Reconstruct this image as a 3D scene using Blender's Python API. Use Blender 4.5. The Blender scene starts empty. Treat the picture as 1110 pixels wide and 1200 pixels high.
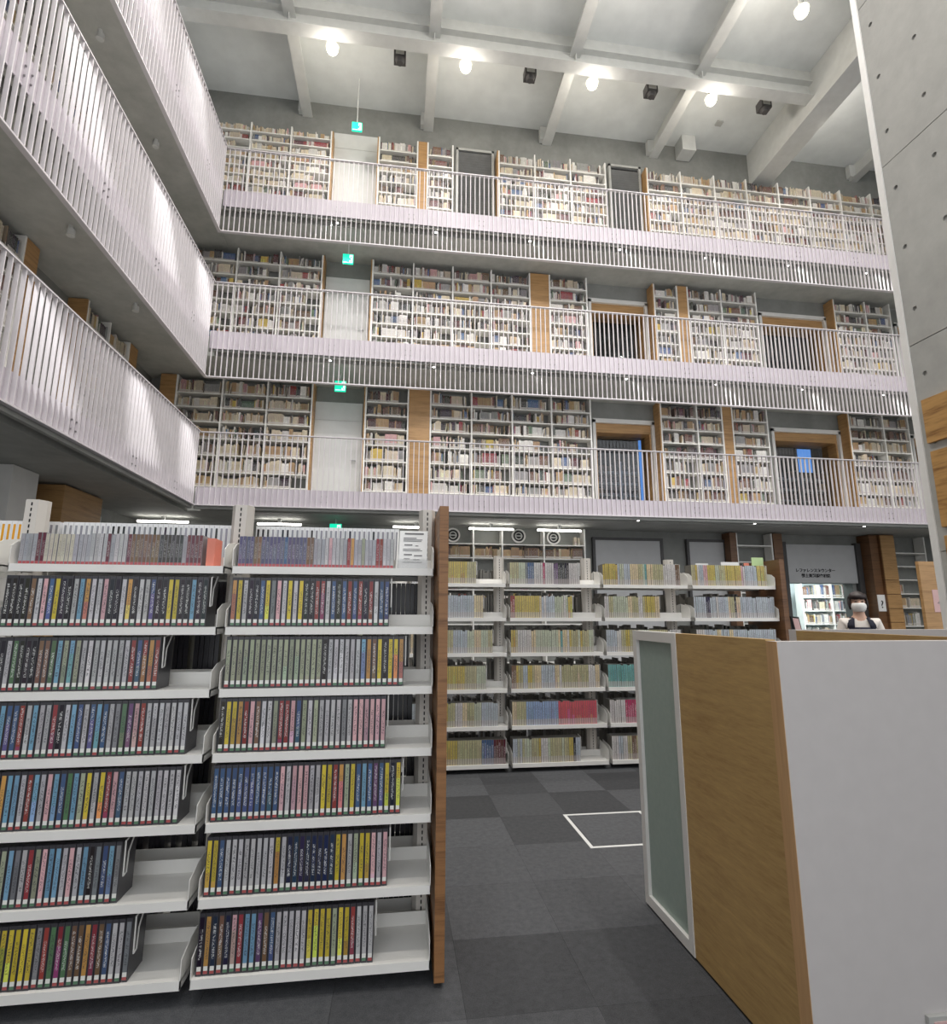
import bpy, bmesh, math, random
from mathutils import Vector, Matrix
random.seed(11)
sc = bpy.context.scene
COL = sc.collection

# ------------------------------------------------------------------ camera
YAW, PITCH, ROLL, FPX = 0.137125, 0.182792, 0.001606, 647.83
cy, sy, cp, sp = math.cos(YAW), math.sin(YAW), math.cos(PITCH), math.sin(PITCH)
fw = Vector((sy * cp, cy * cp, sp)); rt = Vector((cy, -sy, 0)); up = rt.cross(fw)
rt2 = rt * math.cos(ROLL) + up * math.sin(ROLL); up2 = up * math.cos(ROLL) - rt * math.sin(ROLL)
cam_d = bpy.data.cameras.new('camera'); cam = bpy.data.objects.new('camera', cam_d); COL.objects.link(cam)
cam_d.sensor_fit = 'HORIZONTAL'; cam_d.sensor_width = 36; cam_d.lens = 36 * FPX / 1110
cam_d.clip_start = .05; cam_d.clip_end = 200
mw = Matrix.Identity(4)
for i, v in enumerate((rt2, up2, -fw)):
    for j in range(3): mw[j][i] = v[j]
mw.translation = Vector((0, 0, 1.5)); cam.matrix_world = mw
sc.camera = cam
# ------------------------------------------------------------------ world, exposure
w = bpy.data.worlds.new('world'); sc.world = w; w.use_nodes = True
bg = w.node_tree.nodes['Background']; bg.inputs[0].default_value = (.93, .96, 1, 1); bg.inputs[1].default_value = 1.2
sc.view_settings.view_transform = 'Standard'; sc.view_settings.look = 'None'
sc.view_settings.exposure = 0.15; sc.view_settings.gamma = 1; sc.view_settings.use_curve_mapping = False
LAMP_W = 300         # each hall lamp
WASH_W = 330
DOWN_W = 42           # each gallery downlight
TUBE_E = 9           # tube emission
def light(kind, loc, energy, color=(1, 1, 1), size=.1, rot=(0, 0, 0), **kw):
    d = bpy.data.lights.new(kind.lower() + '_light', kind); d.energy = energy; d.color = color
    if kind == 'AREA': d.size = size
    else: d.shadow_soft_size = size
    for k, v in kw.items(): setattr(d, k, v)
    o = bpy.data.objects.new(kind.lower() + '_light', d); COL.objects.link(o); o.location = loc; o.rotation_euler = rot
    return o
for lx in (-1.65, 1.2, 4.08, 6.96, 9.84):
    for ly in (10.06, 8.02, 5.0, 2.0, -1.0):
        light('SPOT', (lx, ly, 13.12), LAMP_W * (.4 if ly > 9 else .75 if ly > 7 else 1.25), (1, .96, .91), .15, spot_size=math.radians(150), spot_blend=.5)
        if ly > 7: light('POINT', (lx, ly, 13.0), 26, (1, .93, .84), .12)

# ------------------------------------------------------------------ material helpers
def srgb(r, g, b):
    f = lambda c: (c / 255 / 12.92) if c / 255 <= .04045 else ((c / 255 + .055) / 1.055) ** 2.4
    return (f(r), f(g), f(b), 1)
class NT:
    def __init__(s, name):
        m = bpy.data.materials.new(name); m.use_nodes = True
        s.m = m; s.t = m.node_tree; s.b = s.t.nodes['Principled BSDF']
    def n(s, typ, **kw):
        x = s.t.nodes.new(typ)
        for k, v in kw.items(): setattr(x, k, v)
        return x
    def l(s, a, b): s.t.links.new(a, b)
    def setin(s, sock, v):
        if hasattr(v, 'is_linked') or hasattr(v, 'links'): s.l(v, sock)
        else: sock.default_value = v
    def math(s, op, a, b=None, clamp=False):
        x = s.n('ShaderNodeMath', operation=op, use_clamp=clamp); s.setin(x.inputs[0], a)
        if b is not None: s.setin(x.inputs[1], b)
        return x.outputs[0]
    def mix(s, f, a, b, blend='MIX'):
        x = s.n('ShaderNodeMix', data_type='RGBA', blend_type=blend)
        s.setin(x.inputs[0], f); s.setin(x.inputs[6], a); s.setin(x.inputs[7], b)
        return x.outputs[2]
    def noise(s, vec, scale, detail=3, rough=.5):
        x = s.n('ShaderNodeTexNoise'); x.inputs['Scale'].default_value = scale; x.inputs['Detail'].default_value = detail
        x.inputs['Roughness'].default_value = rough
        if vec is not None: s.l(vec, x.inputs['Vector'])
        return x.outputs[0]
    def coord(s, sc3=(1, 1, 1)):
        t = s.n('ShaderNodeNewGeometry'); mp = s.n('ShaderNodeMapping'); s.l(t.outputs['Position'], mp.inputs[0])
        mp.inputs['Scale'].default_value = sc3
        return mp.outputs[0]
    def bump(s, h, strength, dist=.01):
        x = s.n('ShaderNodeBump'); x.inputs['Strength'].default_value = strength; x.inputs['Distance'].default_value = dist
        s.l(h, x.inputs['Height']); s.l(x.outputs[0], s.b.inputs['Normal'])
def ramp(s, fac, stops):
    r = s.n('ShaderNodeValToRGB'); s.l(fac, r.inputs[0]); e = r.color_ramp.elements
    while len(e) < len(stops): e.new(.5)
    for el, (p, c) in zip(e, stops): el.position = p; el.color = c
    return r.outputs[0]
def plain(name, c, rough=.5, metal=0, nscale=6, namt=.06, bump=0):
    s = NT(name); v = s.coord()
    n = s.noise(v, nscale, 4)
    dark = tuple(x * (1 - namt * 2) for x in c[:3]) + (1,); lite = tuple(min(1, x * (1 + namt)) for x in c[:3]) + (1,)
    s.l(ramp(s, n, [(.3, dark), (.7, lite)]), s.b.inputs['Base Color'])
    s.b.inputs['Roughness'].default_value = rough; s.b.inputs['Metallic'].default_value = metal
    if bump: s.bump(s.noise(s.coord(), nscale * 12, 3), bump)
    return s.m
def concrete(name, c, amt=.25):
    s = NT(name); v = s.coord()
    a = s.noise(v, .9, 6, .6); b = s.noise(v, 7, 5, .65); d = s.noise(s.coord((1, 1, .35)), 2.4, 4, .6)
    k = s.math('ADD', s.math('MULTIPLY', a, .45), s.math('ADD', s.math('MULTIPLY', b, .25), s.math('MULTIPLY', d, .3)))
    dark = tuple(x * (1 - amt) for x in c[:3]) + (1,); lite = tuple(x * (1 + amt) for x in c[:3]) + (1,)
    s.l(ramp(s, k, [(.32, dark), (.68, lite)]), s.b.inputs['Base Color'])
    s.b.inputs['Roughness'].default_value = .75; s.bump(b, .15)
    return s.m
def wood(name, c, c2, axis='z', scale=26, rough=.45, stretch=.06):
    s = NT(name)
    st = {'z': (stretch, stretch, 1), 'x': (1, stretch, stretch), 'y': (stretch, 1, stretch)}[axis]
    v = s.coord(st)
    a = s.noise(v, scale, 6, .65); b = s.noise(v, scale * 4, 3, .5); g = s.noise(s.coord(), 1.3, 2)
    k = s.math('ADD', s.math('MULTIPLY', a, .62), s.math('ADD', s.math('MULTIPLY', b, .2), s.math('MULTIPLY', g, .18)))
    s.l(ramp(s, k, [(.36, c2), (.5, c), (.66, tuple(min(1, x * 1.18) for x in c[:3]) + (1,))]), s.b.inputs['Base Color'])
    s.b.inputs['Roughness'].default_value = rough; s.bump(a, .08, .004)
    return s.m
def emit(name, c, e):
    s = NT(name); s.b.inputs['Base Color'].default_value = c; s.b.inputs['Emission Color'].default_value = c
    s.b.inputs['Emission Strength'].default_value = e
    return s.m
def spine(name, src, case=None, inw=.5, z0=0., z1=1., label=(.05, .16), lab_c=(.8, .8, .76, 1), text=.6, tone=.35, rough=.35, band=True, labf=1.):
    """spine print: colour block, title marks, call-number label; src = where the colour comes from"""
    s = NT(name)
    at = s.n('ShaderNodeAttribute', attribute_name='loc'); sp3 = s.n('ShaderNodeSeparateXYZ'); s.l(at.outputs['Vector'], sp3.inputs[0])
    x, f, z = sp3.outputs
    if src == 'object':
        oi = s.n('ShaderNodeObjectInfo'); base = oi.outputs['Color']; rnd = oi.outputs['Random']
    else:
        ca = s.n('ShaderNodeAttribute', attribute_name='Col'); base = ca.outputs['Color']
        ra = s.n('ShaderNodeAttribute', attribute_name='rnd'); rnd = ra.outputs['Fac']
    ax = s.math('ABSOLUTE', x)
    gt = lambda a, b: s.math('GREATER_THAN', a, b); lt = lambda a, b: s.math('LESS_THAN', a, b); mul = lambda a, b: s.math('MULTIPLY', a, b)
    inside = mul(mul(lt(ax, inw), mul(gt(z, z0), lt(z, z1))), f)
    # a second colour tone on the lower part of some spines
    hs = s.n('ShaderNodeHueSaturation'); s.l(base, hs.inputs['Color'])
    s.l(s.math('ADD', .5, s.math('MULTIPLY', s.math('SUBTRACT', s.math('FRACT', mul(rnd, 7.3)), .5), .25)), hs.inputs['Hue'])
    s.l(s.math('ADD', .55, s.math('FRACT', mul(rnd, 13.7))), hs.inputs['Value'])
    hs.inputs['Saturation'].default_value = .9
    low = lt(z, s.math('ADD', .2, mul(.5, s.math('FRACT', mul(rnd, 3.1)))))
    col = s.mix(mul(mul(low, gt(s.math('FRACT', mul(rnd, 5.9)), .5)), tone), base, hs.outputs[0])
    # title marks
    cv = s.n('ShaderNodeCombineXYZ'); s.l(s.math('ADD', mul(x, 6.0), mul(rnd, 91.0)), cv.inputs[0]); s.l(mul(rnd, 57.0), cv.inputs[1]); s.l(mul(z, 62.0), cv.inputs[2])
    nz = s.noise(cv.outputs[0], 1.0, 2, .6)
    bw = s.n('ShaderNodeRGBToBW'); s.l(base, bw.inputs[0])
    tcol = s.mix(gt(bw.outputs[0], .16), (.8, .8, .78, 1), (.05, .05, .06, 1))
    tm = mul(mul(gt(nz, .53), lt(ax, inw * .62)), mul(gt(z, .26), lt(z, s.math('ADD', .7, mul(.2, rnd)))))
    col = s.mix(mul(tm, text), col, tcol)
    # label
    lm = mul(gt(z, label[0]), lt(z, label[1]))
    col = s.mix(mul(lm, labf), col, lab_c)
    if band:
        mid = (label[0] + label[1]) / 2
        bc = s.mix(gt(s.math('FRACT', mul(rnd, 17.1)), .5), (.10, .2, .12, 1), (.38, .08, .08, 1))
        col = s.mix(mul(gt(z, label[0]), lt(z, mid - (label[1] - label[0]) * .1)), col, bc)
    if case is None: side = s.mix(.35, base, (.62, .6, .55, 1)); col = s.mix(inside, side, col)
    else: col = s.mix(inside, case, col)
    s.l(col, s.b.inputs['Base Color']); s.b.inputs['Roughness'].default_value = rough
    return s.m

M = {}
M['conc'] = concrete('concrete_grey', srgb(134, 135, 131))
M['conc_lt'] = concrete('concrete_light', srgb(168, 167, 162), .2)
M['conc_slab'] = concrete('concrete_slab', srgb(178, 179, 174), .24)
M['white'] = plain('white_painted_steel', srgb(226, 224, 220), .4, namt=.02)
M['shelf'] = plain('white_shelf_steel', srgb(242, 240, 235), .35, namt=.02)
M['post'] = plain('ivory_post_steel', srgb(214, 208, 200), .4, namt=.02)
M['slot'] = plain('dark_slot', srgb(30, 28, 28), .7)
M['rail'] = plain('white_railing_paint', srgb(212, 207, 211), .42, namt=.02)
M['fascia'] = plain('pale_lilac_fascia_paint', srgb(198, 190, 198), .45, namt=.02)
M['ceil'] = plain('ceiling_white', srgb(226, 229, 228), .8, nscale=3, namt=.03)
M['beam'] = plain('beam_white', srgb(205, 206, 203), .55, namt=.03)
M['wood_end'] = wood('end_panel_wood', srgb(146, 104, 66), srgb(110, 74, 44), 'z', 30)
M['wood_ply'] = wood('plywood_face', srgb(176, 137, 90), srgb(150, 112, 70), 'z', 22)
M['wood_dark'] = wood('dark_wood', srgb(112, 78, 50), srgb(86, 58, 36), 'z', 22)
M['wood_kiosk'] = wood('booth_oak', srgb(178, 146, 94), srgb(164, 130, 80), 'z', 34, .5, .12)
M['wood_edge'] = wood('booth_edge_ply', srgb(196, 156, 112), srgb(184, 144, 100), 'y', 20)
M['board'] = wood('oak_board', srgb(178, 136, 80), srgb(128, 88, 44), 'z', 14, .5, .10)
M['panel_white'] = plain('booth_white_laminate', srgb(198, 193, 191), .45, nscale=14, namt=.015)
M['door'] = plain('door_white', srgb(214, 214, 212), .5, namt=.02)
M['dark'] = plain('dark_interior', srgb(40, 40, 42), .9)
M['grey_panel'] = plain('grey_white_board', srgb(186, 186, 186), .6, namt=.02)
M['room'] = plain('bright_room_wall', srgb(222, 234, 236), .7, namt=.02)
M['black'] = plain('black_rubber', srgb(26, 26, 28), .6)
M['metal'] = plain('brushed_metal', srgb(150, 150, 150), .35, .8)
M['fixture'] = plain('dark_fixture', srgb(70, 68, 68), .5)
M['paper'] = plain('paper_white', srgb(240, 240, 238), .7, namt=.01)
M['paper_pink'] = plain('paper_pink', srgb(214, 178, 176), .7, namt=.02)
M['paper_green'] = plain('card_green', srgb(190, 216, 160), .6, namt=.03)
M['ink'] = plain('ink_grey', srgb(120, 120, 122), .8)
M['ink_black'] = plain('ink_black', srgb(34, 34, 36), .7)
M['salmon'] = plain('salmon_card', srgb(232, 140, 120), .6, namt=.03)
M['blue_pane'] = emit('blue_sky_reflection_glow', (.12, .32, .8, 1), .8)  # emission imitates blue sky reflected in glass
M['tube'] = emit('tube_glow', (1, .97, .92, 1), TUBE_E)
M['bulb'] = emit('lamp_glow', (1, .88, .62, 1), 9)
M['dl'] = emit('downlight_glow', (1, .98, .95, 1), 12)
M['exit'] = emit('exit_green', (.0, .62, .36, 1), 1.1)
M['exit_white'] = emit('exit_white', (.75, 1, .9, 1), 1.0)
M['tape'] = plain('white_floor_tape', srgb(222, 222, 220), .6, namt=.02)
M['louver'] = plain('louver_grey', srgb(184, 184, 180), .5)
M['louver_slat'] = plain('louver_slat_grey', srgb(138, 138, 136), .5)
# carpet, pile direction changes the shade from tile to tile
s = NT('carpet_charcoal'); oi = s.n('ShaderNodeObjectInfo'); n1 = s.noise(s.coord(), 260, 2); n2 = s.noise(s.coord(), 30, 4, .7)
k = s.math('ADD', s.math('MULTIPLY', n1, .6), s.math('MULTIPLY', n2, .4))
c1 = ramp(s, k, [(.3, srgb(48, 49, 52)), (.7, srgb(88, 89, 92))])
mixv = s.n('ShaderNodeHueSaturation'); s.l(c1, mixv.inputs['Color']); s.l(s.math('ADD', .62, s.math('MULTIPLY', oi.outputs['Random'], .75)), mixv.inputs['Value'])
s.l(mixv.outputs[0], s.b.inputs['Base Color']); s.b.inputs['Roughness'].default_value = .95; s.bump(n1, .5, .004); M['carpet'] = s.m
# frosted glass
s = NT('frosted_green_glass'); s.b.inputs['Base Color'].default_value = srgb(176, 192, 184); s.b.inputs['Roughness'].default_value = .55
s.b.inputs['Transmission Weight'].default_value = .35; s.b.inputs['IOR'].default_value = 1.3; s.l(ramp(s, s.noise(s.coord(), 40), [(.3, srgb(176, 192, 184)), (.7, srgb(184, 198, 190))]), s.b.inputs['Base Color']); M['frost'] = s.m
s = NT('clear_acrylic'); s.b.inputs['Base Color'].default_value = (.95, .95, .95, 1); s.b.inputs['Roughness'].default_value = .1; s.b.inputs['Transmission Weight'].default_value = .9; M['acrylic'] = s.m
s = NT('interior_glass'); s.b.inputs['Base Color'].default_value = (.9, .93, .95, 1); s.b.inputs['Roughness'].default_value = .03; s.b.inputs['Transmission Weight'].default_value = 1; M['glass'] = s.m
# spines
DVD = dict(case=(.045, .043, .05, 1), inw=.34, z0=.03, z1=.94, label=(.03, .15), text=.7, tone=.6, rough=.3)
M['dvd'] = spine('dvd_spine', 'object', **DVD); M['dvd_s'] = spine('dvd_spine_rest', 'attr', **DVD)
M['cd'] = spine('cd_spine', 'object', case=(.30, .29, .31, 1), inw=.42, z0=.0, z1=1, label=(.0, .10), lab_c=(.42, .09, .10, 1), text=.35, tone=.3, rough=.25, band=False)
MAG = dict(case=(.16, .15, .13, 1), inw=.43, z0=0, z1=1, label=(.015, .25), lab_c=(.46, .42, .41, 1), labf=.62, text=.6, tone=.3, rough=.3, band=False)
M['mag'] = spine('magazine_spine', 'object', **MAG); M['mag_s'] = spine('magazine_spine_rest', 'attr', **MAG)
BOOK = dict(case=None, inw=.47, z0=0, z1=1, label=(.06, .22), lab_c=(.62, .58, .54, 1), text=.45, tone=.5, rough=.5, band=False)
M['book'] = spine('book_spine', 'object', **BOOK); M['book_s'] = spine('book_spine_rest', 'attr', **BOOK)

# ------------------------------------------------------------------ object helpers
def setp(o, label=None, cat=None, group=None, kind=None):
    if label: o['label'] = label
    if cat: o['category'] = cat
    if group: o['group'] = group
    if kind: o['kind'] = kind
    return o
def wloc(o):
    v = Vector((0, 0, 0))
    while o is not None: v += o.location; o = o.parent
    return v
def empty(name, loc, label, cat, group=None, kind=None):
    o = bpy.data.objects.new(name, None); COL.objects.link(o); o.location = loc; o.empty_display_size = .1
    return setp(o, label, cat, group, kind)
class MB:
    def __init__(s): s.v = []; s.f = []
    def add(s, vs, fs):
        n = len(s.v); s.v += [tuple(v) for v in vs]; s.f += [tuple(i + n for i in f) for f in fs]; return s
    def box(s, x0, x1, y0, y1, z0, z1):
        return s.add([(x0, y0, z0), (x1, y0, z0), (x1, y1, z0), (x0, y1, z0), (x0, y0, z1), (x1, y0, z1), (x1, y1, z1), (x0, y1, z1)],
                     [(0, 3, 2, 1), (4, 5, 6, 7), (0, 1, 5, 4), (1, 2, 6, 5), (2, 3, 7, 6), (3, 0, 4, 7)])
    def prism(s, poly, axis, a, b):
        """poly: 2-D outline, extruded along axis (x,y,z) from a to b"""
        P = {'x': lambda p, t: (t, p[0], p[1]), 'y': lambda p, t: (p[0], t, p[1]), 'z': lambda p, t: (p[0], p[1], t)}[axis]
        n = len(poly)
        return s.add([P(p, a) for p in poly] + [P(p, b) for p in poly],
                     [tuple(range(n))[::-1], tuple(range(n, 2 * n))] + [(i, (i + 1) % n, (i + 1) % n + n, i + n) for i in range(n)])
    def cyl(s, c, r, h, axis='z', n=14, r2=None):
        r2 = r if r2 is None else r2; vs = []
        for k, rr in ((0, r), (h, r2)):
            for i in range(n):
                a = 2 * math.pi * i / n; u, v = rr * math.cos(a), rr * math.sin(a)
                vs.append({'z': (c[0] + u, c[1] + v, c[2] + k), 'y': (c[0] + u, c[1] + k, c[2] + v), 'x': (c[0] + k, c[1] + u, c[2] + v)}[axis])
        return s.add(vs, [tuple(range(n))[::-1], tuple(range(n, 2 * n))] + [(i, (i + 1) % n, (i + 1) % n + n, i + n) for i in range(n)])
    def ring(s, c, r0, r1, h, axis='y', n=24):
        vs = []
        for k in (0, h):
            for rr in (r0, r1):
                for i in range(n):
                    a = 2 * math.pi * i / n; vs.append((c[0] + rr * math.cos(a), c[1] + k, c[2] + rr * math.sin(a)))
        fs = []
        for i in range(n):
            j = (i + 1) % n
            fs += [(i, j, n + j, n + i), (2 * n + i, 3 * n + i, 3 * n + j, 2 * n + j), (n + i, n + j, 3 * n + j, 3 * n + i), (i, 2 * n + i, 2 * n + j, j)]
        return s.add(vs, fs)
    def sphere(s, c, r, nu=14, nv=9, sc3=(1, 1, 1)):
        vs = []
        for j in range(nv + 1):
            t = math.pi * j / nv
            for i in range(nu):
                a = 2 * math.pi * i / nu
                vs.append((c[0] + r * sc3[0] * math.sin(t) * math.cos(a), c[1] + r * sc3[1] * math.sin(t) * math.sin(a), c[2] + r * sc3[2] * math.cos(t)))
        return s.add(vs, [(j * nu + i, j * nu + (i + 1) % nu, (j + 1) * nu + (i + 1) % nu, (j + 1) * nu + i) for j in range(nv) for i in range(nu)])
    def tube(s, pts, r, n=6, closed=False):
        pts = [Vector(p) for p in pts]; rings = []
        m = len(pts)
        for i, p in enumerate(pts):
            a = pts[(i - 1) % m] if (i or closed) else p; b = pts[(i + 1) % m] if (i < m - 1 or closed) else p
            d = (b - a).normalized(); u = d.orthogonal().normalized() if i == 0 else None
            if u is None:
                u = (lastu - d * lastu.dot(d)).normalized()
            lastu = u; v = d.cross(u); rings.append([p + (u * math.cos(2 * math.pi * k / n) + v * math.sin(2 * math.pi * k / n)) * r for k in range(n)])
        vs = [q for rg in rings for q in rg]; fs = []
        for i in range(m if closed else m - 1):
            j = (i + 1) % m
            fs += [(i * n + k, i * n + (k + 1) % n, j * n + (k + 1) % n, j * n + k) for k in range(n)]
        if not closed: fs += [tuple(range(n))[::-1], tuple(range((m - 1) * n, m * n))]
        return s.add(vs, fs)
    def mesh(s, name, mat, off=(0, 0, 0), bevel=0, smooth=False):
        me = bpy.data.meshes.new(name); me.from_pydata([(v[0] - off[0], v[1] - off[1], v[2] - off[2]) for v in s.v], [], s.f)
        bm = bmesh.new(); bm.from_mesh(me); bmesh.ops.recalc_face_normals(bm, faces=bm.faces)
        if bevel: bmesh.ops.bevel(bm, geom=[e for e in bm.edges], offset=bevel, segments=2, profile=.7, affect='EDGES', clamp_overlap=True)
        if smooth:
            for f in bm.faces: f.smooth = True
        bm.to_mesh(me); bm.free()
        me.materials.append(M[mat] if isinstance(mat, str) else mat); return me
    def part(s, name, mat, parent, bevel=0, smooth=False, label=None, kind=None):
        o = bpy.data.objects.new(name, s.mesh(name, mat, wloc(parent), bevel, smooth)); COL.objects.link(o); o.parent = parent
        if label: o['label'] = label
        if kind: o['kind'] = kind
        return o
    def top(s, name, mat, label=None, cat=None, group=None, kind=None, bevel=0, smooth=False):
        xs = [v[0] for v in s.v]; ys = [v[1] for v in s.v]; zs = [v[2] for v in s.v]
        off = ((min(xs) + max(xs)) / 2, (min(ys) + max(ys)) / 2, min(zs))
        o = bpy.data.objects.new(name, s.mesh(name, mat, off, bevel, smooth)); COL.objects.link(o); o.location = off
        return setp(o, label, cat, group, kind)
B = lambda *a: MB().box(*a)
def link(name, me, loc, parent=None, rot=None):
    o = bpy.data.objects.new(name, me); COL.objects.link(o)
    if parent is not None: o.parent = parent; loc = Vector(loc) - wloc(parent)
    o.location = loc
    if rot: o.rotation_euler = rot
    return o
_cache = {}
def boxmesh(name, mat, sx, sy, sz):
    """box with its origin at the min corner, mesh shared between alike pieces"""
    k = (name, mat, round(sx, 3), round(sy, 3), round(sz, 3))
    if k not in _cache: _cache[k] = B(0, sx, 0, sy, 0, sz).mesh(name, mat)
    return _cache[k]
def sbox(name, mat, parent, x0, x1, y0, y1, z0, z1):
    return link(name, boxmesh(name, mat, x1 - x0, y1 - y0, z1 - z0), (x0, y0, z0), parent)
class Spines:
    """many spined items in one mesh (what is left of a kind past its three hundred), or one shared item mesh"""
    def __init__(s): s.v = []; s.f = []; s.loc = []; s.col = []; s.rnd = []
    def add(s, p, w, h, d, ux=(1, 0, 0), uy=(0, 1, 0), col=(.5, .5, .5), lean=0, rnd=None):
        ux, uy, p = Vector(ux), Vector(uy), Vector(p); uz = Vector((0, 0, 1)); n = len(s.v)
        if lean:
            c, q = math.cos(lean), math.sin(lean); ux, uz = ux * c - uz * q, uz * c + ux * q
        for a, b, c in ((-.5, 0, 0), (.5, 0, 0), (.5, 0, 1), (-.5, 0, 1), (-.5, 1, 0), (.5, 1, 0), (.5, 1, 1), (-.5, 1, 1)):
            s.v.append(tuple(p + ux * (a * w) + uy * (b * d) + uz * (c * h)))
        rnd = random.random() if rnd is None else rnd
        for face, fr in (((0, 1, 2, 3), 1), ((1, 5, 6, 2), 0), ((5, 4, 7, 6), 0), ((4, 0, 3, 7), 0), ((3, 2, 6, 7), 0), ((4, 5, 1, 0), 0)):
            s.f.append(tuple(i + n for i in face))
            for i in face:
                s.loc.append((-.5 if i in (0, 3, 4, 7) else .5, fr, 1. if i in (2, 3, 6, 7) else 0.)); s.col.append((*col[:3], 1)); s.rnd.append(rnd)
    def mesh(s, name, mat):
        me = bpy.data.meshes.new(name); me.from_pydata(s.v, [], s.f)
        a = me.attributes.new('loc', 'FLOAT_VECTOR', 'CORNER'); a.data.foreach_set('vector', [c for t in s.loc for c in t])
        a = me.attributes.new('Col', 'FLOAT_COLOR', 'CORNER'); a.data.foreach_set('color', [c for t in s.col for c in t])
        a = me.attributes.new('rnd', 'FLOAT', 'CORNER'); a.data.foreach_set('value', s.rnd)
        me.materials.append(M[mat]); me.update(); return me
def item_mesh(name, mat, w, h, d):
    k = ('item', name, round(w, 4), round(h, 3), round(d, 3))
    if k not in _cache:
        s = Spines(); s.add((0, 0, 0), w, h, d, rnd=0); _cache[k] = s.mesh(name, mat)
    return _cache[k]

# ================================================================== THE SETTING
# floor: sub-floor, carpet tiles as pieces
floor = setp(B(-6, 15, -4, 16, -.2, -.008).top('floor', 'carpet'), kind='structure')
T = .515; tile_me = B(.0005, T - .0005, .0005, T - .0005, -.008, 0).mesh('carpet_tile', 'carpet')
for i in range(-5, 9):
    for j in range(-4, 5):
        link('carpet_tile', tile_me, (.82 + i * T, 3.405 + j * T, 0), floor)
# floor tape rectangle
for_tape = MB()
x0, x1, y0, y1, tw = 1.30, 1.92, 3.80, 4.42, .024
for_tape.box(x0, x1, y0, y0 + tw, 0, .0015).box(x0, x1, y1 - tw, y1, 0, .0015).box(x0, x0 + tw, y0 + tw, y1 - tw, 0, .0015).box(x1 - tw, x1, y0 + tw, y1 - tw, 0, .0015)
for_tape.top('floor_tape', 'tape', 'white tape rectangle stuck on the charcoal carpet beside the booth', 'tape')

ZL = {2: 3.79, 3: 6.89, 4: 10.0}          # gallery floor levels
SL = .40                                   # slab thickness
# ceiling and back wall
setp(B(-6, 14, -4, 12.4, 13.9, 14.2).top('ceiling', 'ceil'), kind='structure')
def wall_with_holes(name, x0, x1, z0, z1, holes, mat='conc', y0=12., y1=12.3):
    m = MB(); cur = x0
    for a, b, hz0, hz1 in sorted(holes):
        m.box(cur, a, y0, y1, z0, z1)
        if hz0 > z0: m.box(a, b, y0, y1, z0, hz0)
        if hz1 < z1: m.box(a, b, y0, y1, hz1, z1)
        cur = b
    m.box(cur, x1, y0, y1, z0, z1)
    return setp(m.top(name, mat), kind='structure')
OPEN = {2: [(4.51, 6.01, 6.04), (9.11, 10.97, 6.04), (13.02, 13.5, 6.04)], 3: [(4.52, 6.01, 9.16), (9.09, 10.96, 9.16), (13.02, 13.5, 9.16)]}
wall_with_holes('wall_back_ground', -5.6, 13.6, 0, 3.39, [(9.11, 10.85, 0, 2.24)])
wall_with_holes('wall_back_second', -5.6, 13.6, 3.39, 6.49, [(a, b, 3.79, z) for a, b, z in OPEN[2]])
wall_with_holes('wall_back_third', -5.6, 13.6, 6.49, 9.6, [(a, b, 6.89, z) for a, b, z in OPEN[3]])
wall_with_holes('wall_back_top', -5.6, 13.6, 9.6, 13.9, [])
# left wall: a high window lets the evening sky in by the corner
m = MB(); m.box(-5.65, -5.33, -4, 12.3, 0, 10.7); m.box(-5.65, -5.33, -4, 5.2, 10.7, 13.9); m.box(-5.65, -5.33, 11.2, 12.3, 10.7, 13.9); m.box(-5.65, -5.33, 5.2, 11.2, 13.0, 13.9)
setp(m.top('wall_left', 'conc'), kind='structure')
m = MB()
for yy in (5.2, 7.2, 9.2, 11.14): m.box(-5.62, -5.56, yy, yy + .06, 10.7, 13.0)
m.box(-5.62, -5.56, 5.2, 11.2, 10.7, 10.76); m.box(-5.62, -5.56, 5.2, 11.2, 12.94, 13.0)
wf = setp(m.top('window_1', 'white'), kind='structure')
setp(B(13.6, 13.9, 4, 12.3, 0, 13.9).top('wall_right_end', 'conc'), kind='structure')
# gallery slabs, each with the recessed lighting groove along its edge
for L in (2, 3, 4):
    z = ZL[L]; b = z - SL
    m = MB(); m.box(-3.95, 13.6, 10.76, 12.0, b, z); m.box(-3.72, 13.6, 10.52, 10.76, b + .22, z); m.box(-3.72, 13.6, 10.52, 10.57, b, b + .22)
    setp(m.top('floor_gallery_back', 'conc_slab'), kind='structure')
    m = MB(); m.box(-5.33, -3.96, -4, 12.0, b, z); m.box(-3.96, -3.745, -4, 10.52, b + .22, z); m.box(-3.80, -3.745, -4, 10.52, b, b + .22)
    setp(m.top('floor_gallery_left', 'conc_slab'), kind='structure')
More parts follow.
